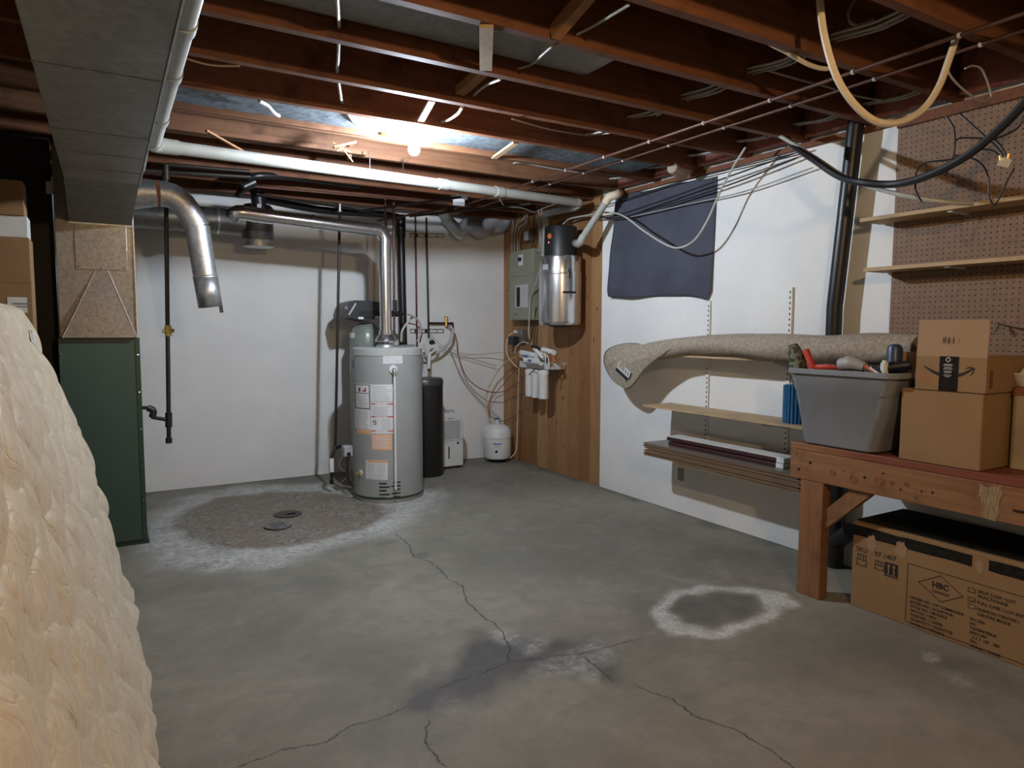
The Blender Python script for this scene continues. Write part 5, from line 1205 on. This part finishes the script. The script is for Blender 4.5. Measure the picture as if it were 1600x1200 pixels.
# scraped pale patch with metal
scrape = mat('scraped_wood', (.13, .10, .07), .5, c2=(.36, .24, .12), s=60, scale=(1, 4, .5))
poly = [(1531, 757), (1545, 762), (1562, 758), (1567, 771), (1560, 788), (1563, 802), (1556, 815), (1543, 812), (1534, 806), (1536, 790), (1529, 775)]
r_ = random.Random(4); pp = []
for i in range(len(poly)):
    (xa_, ya_), (xb_, yb_) = poly[i], poly[(i+1) % len(poly)]
    for k in range(4): pp.append(atX(xa_+(xb_-xa_)*k/4+r_.uniform(-1.5, 1.5), ya_+(yb_-ya_)*k/4+r_.uniform(-1.5, 1.5), BX))
part(MB().prism([(-p.y, p.z) for p in pp][::-1], (BX, 0, 0), (0, -1, 0), (0, 0, 1), -.0015 if False else .0015).build('scraped_patch', scrape, t), 'pale scraped and scorched patch')
part(MB().tube([atX(1583, 797, BX-.003), atX(1592, 799, BX-.003), atX(1600, 800, BX-.003)], .004, 6).build('bolt', 'iron', t), 'dark bolt')

# tote on bench
bz_ = .749
q1, q2 = atZ(1251, 692, bz_), atZ(1378, 709, bz_)
t = thing('storage_tote', V((3.1, (q1.y+q2.y)/2, bz_)), 'grey plastic storage tote full of odds and ends on the workbench', 'tote')
tx0 = q1.x; ty1_, ty0_ = q1.y, atZ(1402, 703, bz_).y-.02
TZ = atX(1300, 578, tx0-.03).z
topL = atX(1232, 572, tx0-.04); topR = atX(1395, 588, tx0-.04)
tyt1, tyt0 = topL.y, 1.682
depth = .36
def rrect(x0, y0, x1, y1, r, z, n=6):
    out = []
    for (cx, cy, a0) in ((x1-r, y1-r, 0), (x0+r, y1-r, 90), (x0+r, y0+r, 180), (x1-r, y0+r, 270)):
        for i in range(n+1): a = math.radians(a0+90*i/n); out.append(V((cx+r*math.cos(a), cy+r*math.sin(a), z)))
    return out
def loft(o, rings, cap0=True, cap1=True):
    n = len(rings[0]); b = len(o.v)
    for r in rings: o.v += r
    for i in range(len(rings)-1):
        for j in range(n): a = b+i*n+j; c = b+i*n+(j+1) % n; o.f.append((a, c, c+n, a+n))
    if cap0: o.f.append(tuple(b+j for j in reversed(range(n))))
    if cap1: o.f.append(tuple(b+(len(rings)-1)*n+j for j in range(n)))
    return o
def tr(f, z, inset=0):
    x0 = tx0+(-.035)*f+inset; x1 = tx0+depth*(.9+.1*f)-inset; y0 = ty0_+(tyt0-ty0_)*f+inset; y1 = ty1_+(tyt1-ty1_)*f-inset
    return rrect(x0, y0, x1, y1, .045-inset*.5, z)
hT = TZ-bz_
f70 = .70
loft(MB(), [tr(0, bz_+.001, .012), tr(.02, bz_+.010), tr(f70, bz_+hT*f70), tr(f70+.04, bz_+hT*f70+.006, -.004), tr(.97, TZ-.02, -.004), tr(.97, TZ-.02, .004), tr(.7, bz_+hT*.55, .006), tr(.1, bz_+.02, .012)]).build('tub', 'tote', t, True)
loft(MB(), [tr(1, TZ-.024, -.016), tr(1, TZ-.004, -.018), tr(1, TZ, -.012), tr(1, TZ-.002, .004), tr(1, TZ-.022, .004)], False, False).build('rim', 'toteb', t, True)
part(MB().box((tx0+.12, tyt0-.03, TZ-.07), (tx0+.24, tyt0-.012, TZ-.02)).build('handle', 'tote', t, bevel=.008), 'moulded end handle')
# contents of the tote
ym = lambda px: atX(px, 575, tx0+.08).y
zc0 = TZ-.05
def item(name, o, m, lab, cat, sm=True, bevel=0): return tag(o.build(name, m, None, sm, bevel), lab, cat)
a = atX(1252, 575, tx0+.06); b_ = atX(1238, 540, tx0+.06)
mcam = mat('camouflage_fabric', (.03, .035, .02), .9, c2=(.16, .15, .11), s=28, det=1, lo=.5, hi=.56)
item('fabric_bundle', MB().tube([a-V((0, 0, .09)), a.lerp(b_, .5), b_], [.035, .04, .025], 12), mcam, 'dark camouflage wrapped bundle poking out of the tote left corner', 'bundle')
a = atX(1269, 572, tx0+.05); b_ = atX(1259, 547, tx0+.05)
item('red_tool_handle', MB().tube([a-V((0, 0, .10)), a, b_], [.018, .018, .016], 12), 'red', 'red plastic handle standing up in the grey tote', 'tool')
c = atX(1291, 572, tx0+.08); item('red_disc', MB().lathe([(.055, 0), (.058, .008), (.04, .018), (.001, .022)], c-V((0, 0, .012)), 20), mat('red_plastic_lid', (.6, .06, .03), .35), 'glossy red round lid lying in the grey tote', 'lid')
a, b_, c = atX(1313, 570, tx0+.10), atX(1330, 568, tx0+.10), atX(1352, 574, tx0+.10)
item('work_glove', MB().tube([a, b_, c], [.03, .036, .022], 12, smooth=True), 'gwire', 'grey rolled cloth lying in the middle of the tote', 'cloth')
a, b_ = atX(1386, 575, tx0+.08), atX(1424, 570, tx0+.12)
item('black_torch', MB().tube([a, a.lerp(b_, .5), b_], [.026, .024, .018], 12), 'black', 'black tool handle lying across the right corner of the tote', 'tool')
c = atX(1382, 570, tx0+.06); item('white_bottle', MB().lathe([(.016, -.06), (.016, .008), (.01, .012), (.01, .02)], c, 14), 'white', 'small white bottle neck at the right of the tote', 'bottle')
c = atX(1398, 555, tx0+.14); item('blue_spray_can', MB().lathe([(.032, -.12), (.032, .03), (.024, .045), (.012, .05)], c, 18), mat('navy_label', (.02, .04, .10), .4), 'dark blue can standing in the right part of the tote', 'can')
c = atX(1413, 562, tx0+.20); item('wood_offcut', MB().box(c-V((.03, .035, .12)), c+V((.03, .035, .035))), 'pale', 'pale wood offcut standing in the right end of the tote', 'wood block', False)
for i, (px, py, m) in enumerate(((1360, 574, 'terra'), (1368, 577, 'white'), (1372, 575, 'black'))):
    c = atX(px, py, tx0+.05); item('small_clamp', MB().tube([c-V((0, .02, .02)), c+V((0, .025, .005))], .008, 8), m, ['small orange clamp among the tote contents', 'small white tube among the tote contents', 'small black clip among the tote contents'][i], 'tool')

# cardboard carton on bench
def P_(px, py, z): return atZ(px, py, z)
c1, c2, c3 = P_(1407, 716, bz_), P_(1527, 738, bz_), P_(1567, 727, bz_)
fx = (c1.x+c2.x)/2; zT = atX(1413, 606, fx).z
cy1, cy0 = c1.y, c2.y
t = thing('cardboard_box', V((fx+.17, (cy0+cy1)/2, bz_)), 'plain square cardboard box on the workbench, under the one with the arrow', 'box')
MB().box((fx, cy0, bz_+.0005), (fx+.36, cy1, zT)).build('carton_body', 'card', t, bevel=.004)
MB().box((fx+.002, (cy0+cy1)/2-.001, zT), (fx+.358, (cy0+cy1)/2+.001, zT+.001)).build('flap_gap', 'slot', t)
# arrow box on top
u1, u2 = atX(1430, 603, fx-.005), atX(1540, 612, fx-.005)
uz1 = atX(1435, 556, fx-.005).z
t = thing('cardboard_box', V((fx+.2, (u1.y+u2.y)/2, zT)), 'open cardboard parcel with curved arrow print and black tape, topmost on the workbench', 'box')
ax0 = fx-.006; ay1, ay0 = u1.y, u2.y; az0 = zT+.001; az1 = uz1
o = MB(); th_ = .004
bd = MB(); D2 = .36
bd.box((ax0, ay0, az0), (ax0+th_, ay1, az1)); bd.box((ax0+D2-th_, ay0, az0), (ax0+D2, ay1, az1)); bd.box((ax0+th_, ay0, az0), (ax0+D2-th_, ay0+th_, az1)); bd.box((ax0+th_, ay1-th_, az0), (ax0+D2-th_, ay1, az1)); bd.box((ax0+th_, ay0+th_, az0), (ax0+D2-th_, ay1-th_, az0+th_))
bd.build('carton_body', 'card', t)
f1, f2 = atX(1437, 500, ax0+.02), atX(1547, 504, ax0+.02)
o = MB().hexa([(ax0, ay0, az1), (ax0+.003, ay0, az1), (ax0+.003, ay1, az1), (ax0, ay1, az1), (ax0+.02, f2.y, f1.z), (ax0+.023, f2.y, f1.z), (ax0+.023, f1.y, f1.z), (ax0+.02, f1.y, f1.z)])
ff = o.build('raised_flap', 'card2', t)
o = MB().hexa([(ax0+.02, ay0-.13, az1+.035), (ax0+D2, ay0-.13, az1+.02), (ax0+D2, ay0, az1), (ax0+.02, ay0, az1), (ax0+.02, ay0-.13, az1+.038), (ax0+D2, ay0-.13, az1+.023), (ax0+D2, ay0, az1+.003), (ax0+.02, ay0, az1+.003)])
o = MB().box((ax0+.02, ay0+.004, az1), (ax0+D2, (ay0+ay1)/2, az1+.003)); o.build('side_flap', 'card', t)
part(MB().box((ax0+.09, ay0+.01, az1+.003), (ax0+.14, ay0+.12, az1+.004)).build('flap_tape', 'pale', t), 'strip of pale tape')
yn = V((0, -1, 0)); zn = V((0, 0, 1))                      # reading direction on faces toward -x
def fy(px, py, x): p = atX(px, py, x); return p
# 118 upside down on flap
p = atX(1496, 527, ax0+.008); 
MB().text('118', .034, p+V((-.006, 0, .0)), V((0, 1, 0)), V((0, 0, -1)), off=.003).build('printed_number', 'slot', ff)
tp0, tp1 = atX(1469, 554, ax0), atX(1496, 608, ax0)
tape = MB().box((ax0-.0012, tp1.y, az0+.001), (ax0-.0002, tp0.y, az1+.002)).build('black_tape', 'blacktape', t); part(tape, 'black printed parcel tape')
o = MB(); pc = atX(1482, 562, ax0); o.tube([V((ax0-.0016, pc.y+.008*math.cos(a*.5), pc.z+.008*math.sin(a*.5))) for a in range(14)], .0016, 4)
for i, (wd_, zz2) in enumerate(((.03, .018), (.036, .023), (.028, .031), (.034, .037), (.03, .046), (.026, .052), (.03, .062), (.02, .068))):
    o.box((ax0-.0018, pc.y-wd_/2, pc.z-zz2-.0012), (ax0-.0013, pc.y+wd_/2, pc.z-zz2+.0006))
o.build('tape_print', 'label', tape)
# smile arrow
sm = [atX(x, y, ax0) for x, y in ((1443, 571), (1452, 577), (1463, 583), (1476, 586.5), (1490, 587.5), (1503, 585), (1514, 580), (1519, 577))]
rs_ = [.0012, .004, .006, .007, .007, .006, .004, .003]
def flatline(pts, ws, x, th=.0006):
    o = MB(); c = crom([V((x, p.y, p.z)) for p in pts], 5); w2 = np.interp(np.linspace(0, 1, len(c)), np.linspace(0, 1, len(ws)), ws)
    for i, p in enumerate(c):
        d = (c[min(i+1, len(c)-1)]-c[max(i-1, 0)]).normalized(); nn = V((1, 0, 0)).cross(d)*w2[i]
        o.v += [p+nn, p-nn, p+nn+V((-th, 0, 0)), p-nn+V((-th, 0, 0))]
    for i in range(len(c)-1):
        a = i*4; b = a+4; o.f += [(a+2, a+3, b+3, b+2), (a, b, b+1, a+1), (a, a+2, b+2, b), (a+1, b+1, b+3, a+3)]
    return o
o = flatline(sm, rs_, ax0-.0002)
hd1 = flatline([atX(x, y, ax0) for x, y in ((1508, 576.5), (1515, 574.5), (1522, 576))], [.0012, .0025, .003], ax0-.0003); o.add(hd1.v, hd1.f)
hd2 = flatline([atX(x, y, ax0) for x, y in ((1522, 575.5), (1520.5, 582), (1516, 588))], [.003, .0025, .001], ax0-.0003); o.add(hd2.v, hd2.f)
part(o.build('arrow_print', 'slot', t), 'curved black arrow print')
pt = [atX(x, y, ax0) for x, y in ((1430.5, 579), (1468, 585), (1468, 604), (1430, 594))]
part(MB().prism([(-p.y, p.z) for p in pt][::-1], (ax0, 0, 0), (0, -1, 0), (0, 0, 1), .0008 if True else 0).build('brown_tape', 'tape', t), 'shiny brown tape')
o = MB()
for i in range(9): o.box((ax0+.025, ay0-.0008, az0+.02+i*.008), (ax0+.05, ay0-.0002, az0+.024+i*.008))
o.build('side_barcode', 'slot', t)

# plastic jug and bowl at the right edge of the bench
jy = atX(1590, 670, fx+.06).y
jx = fx+.13; j1 = atZ(1568, 728, bz_)
jr = .13; jc = V((j1.x+.10, 1.212, bz_)); jz = atX(1590, 602, jc.x).z
mclear = mat('cloudy_plastic', (.34, .27, .20), .3, c2=(.46, .40, .28), s=7)
t = thing('plastic_container', jc, 'cloudy plastic bin with rust-coloured contents at the bench right edge', 'container')
loft(MB(), [rrect(jc.x-jr, jc.y-jr, jc.x+jr, jc.y+jr, .03, bz_+.0005), rrect(jc.x-jr, jc.y-jr, jc.x+jr, jc.y+jr, .03, jz-.03)]).build('bin_body', mclear, t, True)
loft(MB(), [rrect(jc.x-jr-.004, jc.y-jr-.004, jc.x+jr+.004, jc.y+jr+.004, .03, jz-.03), rrect(jc.x-jr, jc.y-jr, jc.x+jr, jc.y+jr, .03, jz)]).build('lid', 'rust', t, True)
t = thing('plastic_bowl', jc+V((0, -.05, jz-bz_)), 'white plastic bowl sitting on the bin at the right frame edge', 'bowl')
bcn = atX(1612, 600, jc.x-.04); bw_ = V((bcn.x, bcn.y, jz))
MB().lathe([(.045, 0), (.05, .002), (.075, .05), (.078, .051), (.078, .056), (.072, .056), (.048, .006), (.0, .005)], bw_, 32).build('bowl_body', 'white', t, True)
item('crumpled_paper', MB().sphere(bw_+V((0, 0, .05)), .045, 8, (1, 1, .7)), 'label', 'crumpled white paper in the bowl at the right edge', 'paper', False)

# ------------------------------------------------------------------ big printed carton under the bench
hx = 2.995; hy1 = 1.915; hy0 = .85; hz1 = .405
t = thing('shipping_carton', V((hx+.2, (hy0+hy1)/2, 0)), 'long flat printed shipping carton on the floor under the workbench', 'box')
MB().box((hx, hy0, 0), (hx+.40, hy1, hz1)).build('carton_body', 'card', t, bevel=.004)
part(MB().box((hx+.03, hy0, hz1), (hx+.41, hy1+.0, hz1+.004)).build('top_cover', 'blacktape', t), 'dark top sheet')
zb_ = atX(1329, 833, hx).z; zb2 = atX(1329, 818, hx).z
o = MB(); r_ = random.Random(5)
def band(ya, yb):
    n = 10; top = [(-ya-(yb-ya)*i/n, zb2+r_.uniform(-.002, .002)) for i in range(n+1)]; bot = [(-yb+(yb-ya)*i/n, zb_+r_.uniform(-.002, .002)) for i in range(n+1)]
    pts_ = [(-p[0], p[1]) for p in top]+[(-p[0], p[1]) for p in bot]
    o.prism([(-y, z) for y, z in pts_][::-1] if False else [(-y, z) for y, z in pts_], (hx, 0, 0), (0, -1, 0), (0, 0, 1), .0006)
g1 = atX(1519, 880, hx).y; g2 = atX(1545, 885, hx).y
band(g1, hy1-.002); band(hy0, g2)
# torn bits
bn = o.build('black_band', 'blacktape', t); part(bn, 'torn black band along the top edge')
o = MB()
for (px, py, w2_, h2_) in ((1362, 848, .05, .075), (1408, 858, .055, .07), (1531, 885, .03, .05)):
    p = atX(px, py, hx); pl_ = [(math.cos(a)*w2_/2*r_.uniform(.75, 1.25), math.sin(a)*h2_/2*r_.uniform(.8, 1.2)) for a in [i*6.2832/22 for i in range(22)]]
    part(MB().prism(pl_, (hx-.0007, p.y, p.z), (0, -1, 0), (0, 0, 1), .0006).build('torn_patch', 'card2', t), 'paler torn patch')
o = MB(); ux_, uy_ = V((0, -1, 0)), V((0, 0, 1))
def ht(s, px, py, size, b=0.0004):
    p = atX(px, py, hx); o.text(s, size, V((hx, p.y, p.z)), ux_, uy_, off=.0010, bold=b)
ht('SKU', 1338, 859.5, .030); ht('07', 1367, 868, .030) ; ht('1407', 1380, 871.5, .030)
# up arrows block etc
ob = o; o = MB()
def frame(px0, py0, px1, py1, wl, x=hx-.0006):
    a, b = atX(px0, py0, hx), atX(px1, py1, hx); y1_, z1_, y0_, z0_ = a.y, a.z, b.y, b.z
    for (p, q) in (((y1_, z1_), (y0_, z1_)), ((y0_, z1_), (y0_, z0_)), ((y0_, z0_), (y1_, z0_)), ((y1_, z0_), (y1_, z1_))):
        o.bar((x, p[0], p[1]), (x, q[0], q[1]), .0006, wl, (0, 0, 1) if abs(p[1]-q[1]) < .001 else (0, 1, 0))
a = atX(1419, 880, hx); b = atX(1620, 1080, hx)
bt_ = atX(1419, 972, hx).z
zf = a.z
def ln(p, q, wl=.0022):
    p = V((hx-.0005, p.y, p.z)); q = V((hx-.0005, q.y, q.z)); d = (q-p).normalized(); nn = V((1, 0, 0)).cross(d)
    o.add([p+nn*wl/2, p-nn*wl/2, q-nn*wl/2, q+nn*wl/2, p+nn*wl/2-V((.0006, 0, 0)), p-nn*wl/2-V((.0006, 0, 0)), q-nn*wl/2-V((.0006, 0, 0)), q+nn*wl/2-V((.0006, 0, 0))], [(0, 1, 2, 3), (7, 6, 5, 4), (0, 4, 5, 1), (1, 5, 6, 2), (2, 6, 7, 3), (3, 7, 4, 0)])
yl = a.y; yr = hy0+.03
c00, c10, c11, c01 = V((hx, yl, zf)), V((hx, yr, zf)), V((hx, yr, bt_)), V((hx, yl, bt_))
for p, q in ((c00, c10), (c10, c11), (c11, c01), (c01, c00)): ln(p, q)
dm = [atX(1435.5, 909, hx), atX(1470, 899.5, hx), atX(1505, 932.5, hx), atX(1470, 940.5, hx)]
yc_ = (dm[0].y+dm[2].y)/2; zc_2 = (dm[1].z+dm[3].z)/2
for i in range(4): ln(dm[i], dm[(i+1) % 4], .0026)
for py in ((914.5, 924.5), (929, 939), (939.5, 949.5)):
    x0 = 1513; p0 = atX(1513, py[0]+3, hx); hgt = .017
    pts4 = [V((hx, p0.y, p0.z)), V((hx, p0.y-.026, p0.z)), V((hx, p0.y-.026, p0.z-hgt)), V((hx, p0.y, p0.z-hgt))]
    for i in range(4): ln(pts4[i], pts4[(i+1) % 4], .0018)
p = atX(1514, 936, hx); ln(V((hx, p.y-.004, p.z)), V((hx, p.y-.012, p.z-.008)), .002); ln(V((hx, p.y-.012, p.z-.008)), V((hx, p.y-.024, p.z+.006)), .002)
o.build('printed_lines', 'slot', t)
o = ob
part(o.build('stock_number', 'slot', t), 'printed stock number'); o = MB()
ht('HBC', 1456, 916, .034, .0012); ht('CANADA', 1456, 924.5, .0165, .0003)
o.build('emblem_lettering', 'slot', t); o = MB()
left = ['ORDER NO. / Nº COMMANDE :', 'BUYER NO. / ACHETEUR', 'STYLE NO. / MODELE', 'SKN NO. / SKN', 'CASE NO. / CAISSE', 'QUANTITY / QUANTITE', 'MADE IN / ORIGINE']
for i, s_ in enumerate(left): ht(s_, 1422.5, 934.5+i*6.7, .0162)
o.build('order_lettering', 'slot', t); o = MB()
right = [('SPLIT CASE / LOT', 1528, 926), ('FRACTIONNE', 1528, 933.5), ('FULL CASE / LOT ENTIER', 1527, 943), ('FASHION CENTRE /', 1526, 953), ('CENTRE MODE', 1527, 961)]
for s_, x, y in right: ht(s_, x, y, .0175)
o.build('case_lettering', 'slot', t); o = MB()
vals = ['5911506', '541', 'TG70P4700L81', '69071407', '  3 7 7  OF   580', 'TPC', 'CHINA / CHINE']
for i, s_ in enumerate(vals): ht(s_, 1515, 968+i*7.0, .0162)
o.build('value_lettering', 'slot', t)
o = MB(); a = atX(1383, 877, hx); b = atX(1402.5, 904, hx)
zA, zB = atX(1392, 880, hx).z, atX(1392, 902, hx).z
o.box((hx-.0008, b.y, zB), (hx-.0002, a.y, zA)); blk_ = o.build('arrow_block', 'slot', t)
o = MB()
for f in (.3, .7):
    yy = a.y+(b.y-a.y)*f; o.box((hx-.0014, yy-.003, zB+.012), (hx-.0009, yy+.003, zA-.014))
    o.prism([(-.009, 0), (.009, 0), (0, .011)], (hx-.0009, yy, zA-.016), (0, -1, 0), (0, 0, 1), .0006)
o.box((hx-.0014, b.y+.006, zB+.006), (hx-.0009, a.y-.006, zB+.009)); o.build('arrow_print', 'card', blk_)
o = MB()
for (px0, yy0, yy1) in ((1339, 862, 886), (1367, 873, 893)):
    p0, p1 = atX(px0, yy0+2, hx), atX(px0+15, yy1, hx)
    w0, h0 = p0.y-p1.y, p0.z-p1.z
    for (q0, q1) in (((.1, 0), (.1, .45)), ((.1, .45), (0, .55)), ((0, .55), (0, .7)), ((0, .7), (.15, .8)), ((.15, .8), (0, 1)), ((0, 1), (1, 1)), ((1, 1), (.85, .8)), ((.85, .8), (1, .7)), ((1, .7), (1, .55)), ((1, .55), (.9, .45)), ((.9, .45), (.9, 0)), ((.9, 0), (.1, 0)), ((.35, 0), (.35, .5)), ((.65, 0), (.65, .5)), ((.1, .5), (.9, .5))):
        ln(V((hx, p0.y-w0*q0[0], p0.z-h0*q0[1])), V((hx, p0.y-w0*q1[0], p0.z-h0*q1[1])), .0032)
o.build('handling_symbols', 'slot', t)

# ------------------------------------------------------------------ drain covers in the floor patch
for (px, py, r, lab) in ((434, 823, .085, 'nearer round dark metal drain cover lying on the gravelly floor patch'), (450, 804, .09, 'farther round floor drain cover with square slot in the gravelly patch')):
    c = atZ(px, py, .0); t = thing('drain_cover', c, lab, 'drain cover', 'floor drain covers')
    near = py > 815
    MB().lathe([(r, .0005), (r, .012 if near else .004), (r*.93, .014 if near else .005), (.001, .014 if near else .005)], c, 32).build('cover_plate', mat('cast_iron_grey', (.11, .115, .11), .7, c2=(.16, .165, .16), s=30) if near else mat('dusty_iron', (.15, .145, .13), .8), t, True)
    MB().lathe([(r*1.0, .002), (r*1.05, .003), (r*1.05, .007 if not near else .004), (r*1.0, .007 if not near else .004)], c, 32).build('rim_ring', 'iron', t, True)
    if near:
        o = MB()
        for i in range(5): o.box(c+V((-.045+i*.02, -.05, .014)), c+V((-.040+i*.02, .05, .016)))
        o.build('raised_bars', 'iron', t)
    else: part(MB().box(c+V((-.012, -.03, .004)), c+V((.05, .0, .007))).build('lift_slot', 'slot', t), 'black lift slot')

# ------------------------------------------------------------------ mattress leaning at left
ML0, ML1, MLs = 1.06, 3.74, 1.47                           # y range, slope length
cs, sn = math.cos(math.atan(.29)), math.sin(math.atan(.29))
def mface(u, v, back=False):
    y = ML0+(ML1-ML0)*u; s_ = MLs*v
    ex_ = min(u, 1-u)*(ML1-ML0); ev = min(v, 1-v)*MLs; R = .07
    fx_ = 1-(max(0, R-ex_)/R)**2; fv = 1-(max(0, R-ev)/R)**2; rd = (math.sqrt(max(0, fx_))+math.sqrt(max(0, fv))-1)
    edge = (1-math.sqrt(max(0.0, fx_*fv)))*R*.9
    a = (y*.9+.05*math.sin(s_*9+1)+.03*math.sin(s_*19+y*3))/.145; b = (s_+.05*math.sin(y*9)+.025*math.sin(y*23+s_*6))/.135
    q1_ = abs(math.sin(math.pi*(a+b)*.5)); q2_ = abs(math.sin(math.pi*(a-b)*.5))
    puff = (min(q1_, 1)*min(q2_, 1))**.42*.021+.005*math.sin(y*19+s_*8)*math.sin(s_*23)
    big = .018*math.sin(y*3.1+s_*2)+.022*math.sin(s_*4.2+y*1.3)*(.5+.5*u)
    h = (puff*max(0, min(1, ev/.05))*max(0, min(1, ex_/.05))+big*min(1, ev/.15))-edge
    bx_, bz_2 = .085-sn*s_, cs*s_
    return (bx_+cs*h, y, bz_2+sn*h)
t = thing('mattress', V((-.05, 2.4, 0)), 'quilted cream mattress leaning on its side at the left edge', 'mattress')
MB().grid(mface, 330, 200).build('quilted_face', 'mattress', t, True)
nth = V((-cs, 0, -sn))*.19
def rim(side):
    pts = []
    N = 60
    if side == 'far': pts = [V(mface(1, i/N)) for i in range(N+1)]
    if side == 'near': pts = [V(mface(0, i/N)) for i in range(N+1)]
    if side == 'top': pts = [V(mface(i/N, 1)) for i in range(N+1)]
    if side == 'bottom': pts = [V(mface(i/N, 0)) for i in range(N+1)]
    return pts
o = MB()
for s_ in ('far', 'near', 'top', 'bottom'):
    pts = rim(s_); n = len(pts); b = len(o.v)
    for p in pts: o.v += [p, p+nth*.5, p+nth]
    for i in range(n-1):
        for k in (0, 1): a = b+i*3+k; q = (a, a+3, a+4, a+1); o.f.append(q if s_ in ('near', 'top') else q[::-1])
o.build('side_border', 'piping', t, True)
MB().grid(lambda u, v: V(mface(u, v))*0+V((.085-sn*MLs*v, ML0+(ML1-ML0)*u, cs*MLs*v))+nth*1.2, 4, 4).build('back_face', 'mattress', t)
for s_ in ('far', 'near', 'top', 'bottom'):
    MB().tube(rim(s_), .009, 8).build('piping', 'piping', t, True)
a = mface(.93, .88); 
part(MB().grid(lambda u, v: V(mface(.90+.03*u, .86+.05*v))+V((.009, 0, .003)), 4, 4).build('blue_tag', mat('blue_woven_tag', (.25, .36, .50), .6), t), 'faded blue woven tag')

# ------------------------------------------------------------------ stacked cartons behind the mattress
by_ = 4.05
r1 = atY(46, 372, by_); zt1 = r1.z; xl = -1.05
t = thing('cardboard_box', V((-.7, by_+.2, 0)), 'tall brown carton behind the mattress at the left edge, lower of two', 'box')
MB().box((xl, by_, 0), (r1.x, by_+.17, zt1)).build('carton_body', 'card', t, bevel=.004)
a, b_ = atY(11, 464, by_), atY(43, 482, by_)
lbx = part(MB().box((a.x, by_-.0014, b_.z-.02), (b_.x, by_-.0003, a.z)).build('label', 'label', t), 'white shipping label')
MB().rect(.02, -.035, .10, -.027, V((a.x, by_-.0014, a.z)), (1, 0, 0), (0, 0, 1)).rect(.03, -.047, .08, -.042, V((a.x, by_-.0014, a.z)), (1, 0, 0), (0, 0, 1)).build('lettering', 'ink', lbx)
MB().box((xl, by_-.001, atY(10, 441, by_).z), (r1.x, by_-.0002, atY(10, 439, by_).z)).build('seam_line', 'tape', t)
z2 = atY(43, 338, by_).z; z3 = atY(43, 283, by_).z
tag(MB().box((xl, by_+.01, zt1+.001), (r1.x-.005, by_+.15, z2)).build('foam_slab', 'whiteg', None, False, .003), 'grey-white foam slab between two cartons at the left edge', 'foam slab')
tag(MB().box((xl, by_+.0, z2+.001), (r1.x-.015, by_+.15, z3)).build('cardboard_box', 'card', None, False, .003), 'flat brown carton topmost of the stack at the left edge', 'box')
a = atY(81, 294, 4.74); tag(MB().box(a-V((.028, .004, .035)), a+V((.028, .0, .035))).build('wall_glimpse', 'label', None), 'small white piece standing in for back wall glimpsed between cartons and furnace', 'card')  # added white piece for the back wall showing through the dark gap

# strip helper keys
for o in bpy.data.objects:
    if '_o' in o: del o['_o']
